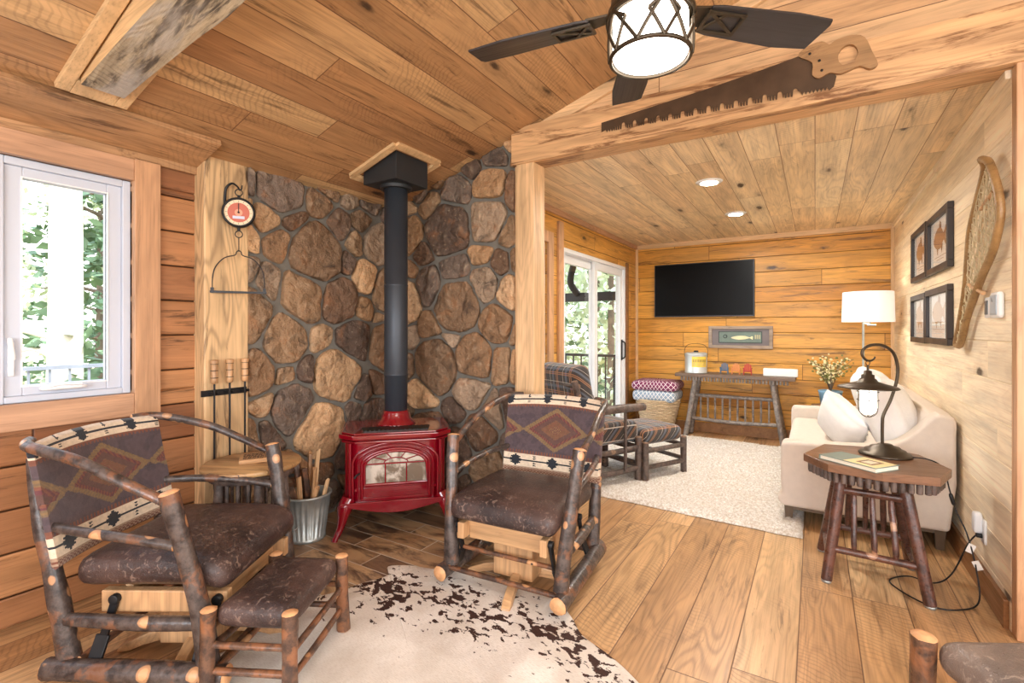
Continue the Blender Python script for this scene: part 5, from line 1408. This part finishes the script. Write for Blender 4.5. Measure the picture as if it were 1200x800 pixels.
# ------------------------------------------------------------------ outside: deck, railings, porch roof, ground and trees
b=MB();b.box(-6.35,-3.15,-3,6.65,-.14,-.05);b.box(-3.16,-2.22,3.05,6.65,-.14,-.05);struct(b.build('deck',M['deck']))
b=MB();b.box(-60,60,-60,80,-2.6,-2.5);struct(b.build('terrain',M['ground']))
def railing(name,p0,p1,label,mat,post=1.6,n=40):
    p0=Vector(p0);p1=Vector(p1);d=(p1-p0);L_=d.length;u=d/L_
    t_=thing(name,label,'railing',p0,0,'deck railings outside')
    Z=Vector((0,0,1))
    b=MB();b.beam(Z*.985,Z*.985+d,.05,.035);b.build('top_rail',mat,t_)
    b=MB();b.beam(Z*.08,Z*.08+d,.035,.035);b.build('bottom_rail',mat,t_)
    for i in range(n):
        q=u*(L_*(i+.5)/n);b=MB();b.beam(q+Z*.08,q+Z*.98,.018,.018,up=(0,1,0));b.build('baluster',mat,t_)
    for i in range(3):
        q=u*(L_*i/2);b=MB();b.beam(q,q+Z*1.0,.07,.07,up=(0,1,0));b.build('post',mat,t_)
railing('deck_railing',(-6.25,-.5,-.05),(-6.25,6.4,-.05),'deck railing coloured pale for glare haze, seen through the left window',plain('glare_haze_grey',S(150,158,168),.5),n=46)  # bright outdoor haze put into the colour of the dark railing
railing('deck_railing',(-6.2,6.5,-.05),(-2.3,6.5,-.05),'black deck railing seen through the sliding glass door',M['black'],n=32)
b=MB();b.box(-3.25,XD-.13,3.05,6.7,2.28,2.36);struct(b.build('porch_soffit',M['soffit']))
pb=MB();pb.beam((-3.2,6.5,1.76),(XD-.2,6.5,1.76),.12,.12);pb.tube([(-2.85,6.3,2.28),(-2.95,6.35,1.98),(-2.88,6.45,1.80)],.05,8,sub=4)
tag(pb.build('porch_brace',plain('dark_brown_paint',S(52,44,40),.6)),'dark timber porch brace outside the sliding glass door','brace')

def foliage(seed,kind):
    rnd=random.Random(seed);b=MB()
    if kind=='conifer':
        for k in range(15):
            z=1.3+k*.52;r_=1.65*(1-k/16.5)
            for j in range(9):
                a=rnd.uniform(0,2*PI);
                for i in range(16):
                    t_=rnd.uniform(.15,1);p=Vector((math.cos(a)*r_*t_,math.sin(a)*r_*t_,z-.35*t_+rnd.gauss(0,.06)))+Vector((rnd.gauss(0,.12),rnd.gauss(0,.12),0))
                    s=rnd.uniform(.07,.17);u=Vector((rnd.gauss(0,1),rnd.gauss(0,1),rnd.gauss(0,.4))).normalized();v=u.cross(Vector((rnd.gauss(0,1),rnd.gauss(0,1),rnd.gauss(0,1)))).normalized()
                    b.add([p-u*s,p+v*s*.45,p+u*s,p-v*s*.45],[(0,1,2,3)],0)
    else:
        cl=[(Vector((rnd.gauss(0,1.1),rnd.gauss(0,1.1),rnd.uniform(1.6,7.5))),rnd.uniform(.5,1.1)) for _ in range(22)]
        for c,r_ in cl:
            for i in range(110):
                d=Vector((rnd.gauss(0,1),rnd.gauss(0,1),rnd.gauss(0,1))).normalized()*r_*rnd.random()**.4;p=c+d
                s=rnd.uniform(.05,.12);u=Vector((rnd.gauss(0,1),rnd.gauss(0,1),rnd.gauss(0,1))).normalized();v=u.cross(Vector((rnd.gauss(0,1),rnd.gauss(0,1),rnd.gauss(0,1)))).normalized()
                b.add([p-u*s,p+v*s*.6,p+u*s,p-v*s*.6],[(0,1,2,3)],0)
    return b
def tree(name,label,loc,kind,seed,fm,tm,tr=.12,h_=8,sc_=1):
    t_=thing(name,label,'tree',loc,seed*37%360,'trees outside the windows',sc_)
    b=MB();b.tube([(0,0,-.05),(.05,0,h_*.5),(0,.03,h_)],[tr,tr*.75,tr*.3],12,sub=5,wob=.1)
    rnd=random.Random(seed)
    for k in range(10):
        z=rnd.uniform(1.5,h_*.9);a=rnd.uniform(0,2*PI);r_=rnd.uniform(.6,1.3);b.tube([(0,0,z),(math.cos(a)*r_*.6,math.sin(a)*r_*.6,z+.15),(math.cos(a)*r_,math.sin(a)*r_,z+.1)],[tr*.25,tr*.15,tr*.05],6,sub=3)
    b.build('trunk',tm,t_)
    if fm: foliage(seed,kind).build('foliage',fm,t_)
    return t_
tree('birch_tree','thick pale birch trunk just beyond the railing, through left window',(-9.0,2.55,-2.5),'leafy',1,None,M['birch'],.24,11)
tree('pine_tree','dark-trunked pine right of the birch, through left window',(-9.6,3.35,-2.5),'conifer',2,M['leafdark'],M['trunk'],.16,9)
cA=tree('conifer_tree','dark conifer farther back behind the birch, through left window',(-15.0,2.6,-2.5),'conifer',3,M['leafdark'],M['trunk'],.15,9,1.15)
dup(cA,(-17.5,5.8,-2.5),80,'tall distant conifer at right edge of the left window',sc=1.4)
lA=tree('leafy_tree','pale green leafy tree left of the birch, through left window',(-11.5,1.6,-2.5),'leafy',4,M['leaf'],M['trunk'],.09,8,.95)
# beyond sliding door
spots=[(-3.6,9.6,1.0,20,'pale leafy tree nearest the black railing, outside the door',lA),(-5.6,10.8,1.1,120,'leafy tree behind the railing at left of the sliding door',lA),(-4.3,13.4,1.3,60,'dark conifer rising behind the leafy trees outside the door',cA),(-7.6,13.2,1.3,10,'conifer at the left edge of the view through the door',cA),(-2.6,12.2,1.15,200,'leafy tree at the right edge of the view through door',lA),(-6.6,16.6,1.4,240,'distant leafy tree seen between the door stiles',lA),(-4.9,18.5,1.6,150,'farthest tall conifer seen through the sliding door',cA),(-9.6,11.0,1.2,70,'leafy tree seen through the narrow window behind the post',lA),(-8.6,8.9,1.05,190,'leafy tree beyond the corner of the deck',lA),(-12.4,13.0,1.5,30,'big distant leafy tree beyond the corner of the deck',lA)]
for x,y,s,rz,lb_,src in spots: dup(src,(x,y,-2.5),rz,lb_,sc=s)

# ------------------------------------------------------------------ lights
def area(name,loc,rot,size,size_y,power,col=(1,1,1)):
    l=bpy.data.lights.new(name,'AREA');l.shape='RECTANGLE';l.size=size;l.size_y=size_y;l.energy=power;l.color=col
    o=bpy.data.objects.new(name,l);C.objects.link(o);o.location=loc;o.rotation_euler=rot;return o
def point(name,loc,power,rad,col):
    l=bpy.data.lights.new(name,'POINT');l.energy=power;l.shadow_soft_size=rad;l.color=col
    o=bpy.data.objects.new(name,l);C.objects.link(o);o.location=loc;return o
area('rear_fill_light',(.0,YB+.15,1.6),(R(90),0,0),3.2,1.5,165,(.93,.96,1))  # main fill, added behind the camera and aimed towards the far room
area('side_fill_light',(XM-.15,0,1.5),(R(90),0,R(90)),3.0,1.4,90,(.93,.96,1))  # soft fill added from the unseen right side of the room
area('overhead_fill_light',(.9,-.4,2.9),(0,0,0),1.6,1.6,70,(1,.96,.9))  # fill added under the unseen ridge, no fixture there
point('shade_lamp',(.435,5.86,1.52),5,.05,(1,.85,.66))
s=bpy.data.lights.new('sun','SUN');s.energy=8;s.angle=R(3);s.color=(1,.96,.88)
o=bpy.data.objects.new('sun',s);C.objects.link(o);o.rotation_euler=(R(42),R(0),R(150))
w=bpy.data.worlds.new('sky');bpy.context.scene.world=w;w.use_nodes=True
nt=w.node_tree;bg=nt.nodes['Background'];bg.inputs[1].default_value=4.0
tc=nt.nodes.new('ShaderNodeTexCoord');sx=nt.nodes.new('ShaderNodeSeparateXYZ');nt.links.new(tc.outputs['Generated'],sx.inputs[0])
rp=nt.nodes.new('ShaderNodeValToRGB');rp.color_ramp.elements[0].position=0;rp.color_ramp.elements[0].color=(1,1,.98,1);rp.color_ramp.elements[1].position=.8;rp.color_ramp.elements[1].color=(.62,.78,1,1)
nt.links.new(sx.outputs[2],rp.inputs[0]);nt.links.new(rp.outputs[0],bg.inputs[0])

# ------------------------------------------------------------------ camera
cam=bpy.data.cameras.new('camera');cam.lens=36*575/1200;cam.sensor_width=36;cam.sensor_fit='HORIZONTAL';cam.shift_y=-15/1200;cam.clip_start=.02;cam.clip_end=200
co=bpy.data.objects.new('camera',cam);C.objects.link(co);co.location=(0,0,1.31);co.rotation_euler=(R(90),0,R(31.7))
sc_=bpy.context.scene;sc_.camera=co
sc_.view_settings.view_transform='Standard';sc_.view_settings.look='None';sc_.view_settings.exposure=.0;sc_.view_settings.gamma=1.0
sc_.cycles.max_bounces=8;sc_.cycles.diffuse_bounces=4;sc_.cycles.glossy_bounces=3;sc_.cycles.transparent_max_bounces=12;sc_.cycles.sample_clamp_indirect=6;sc_.cycles.caustics_reflective=False;sc_.cycles.caustics_refractive=False
sc_.cycles.use_denoising=True
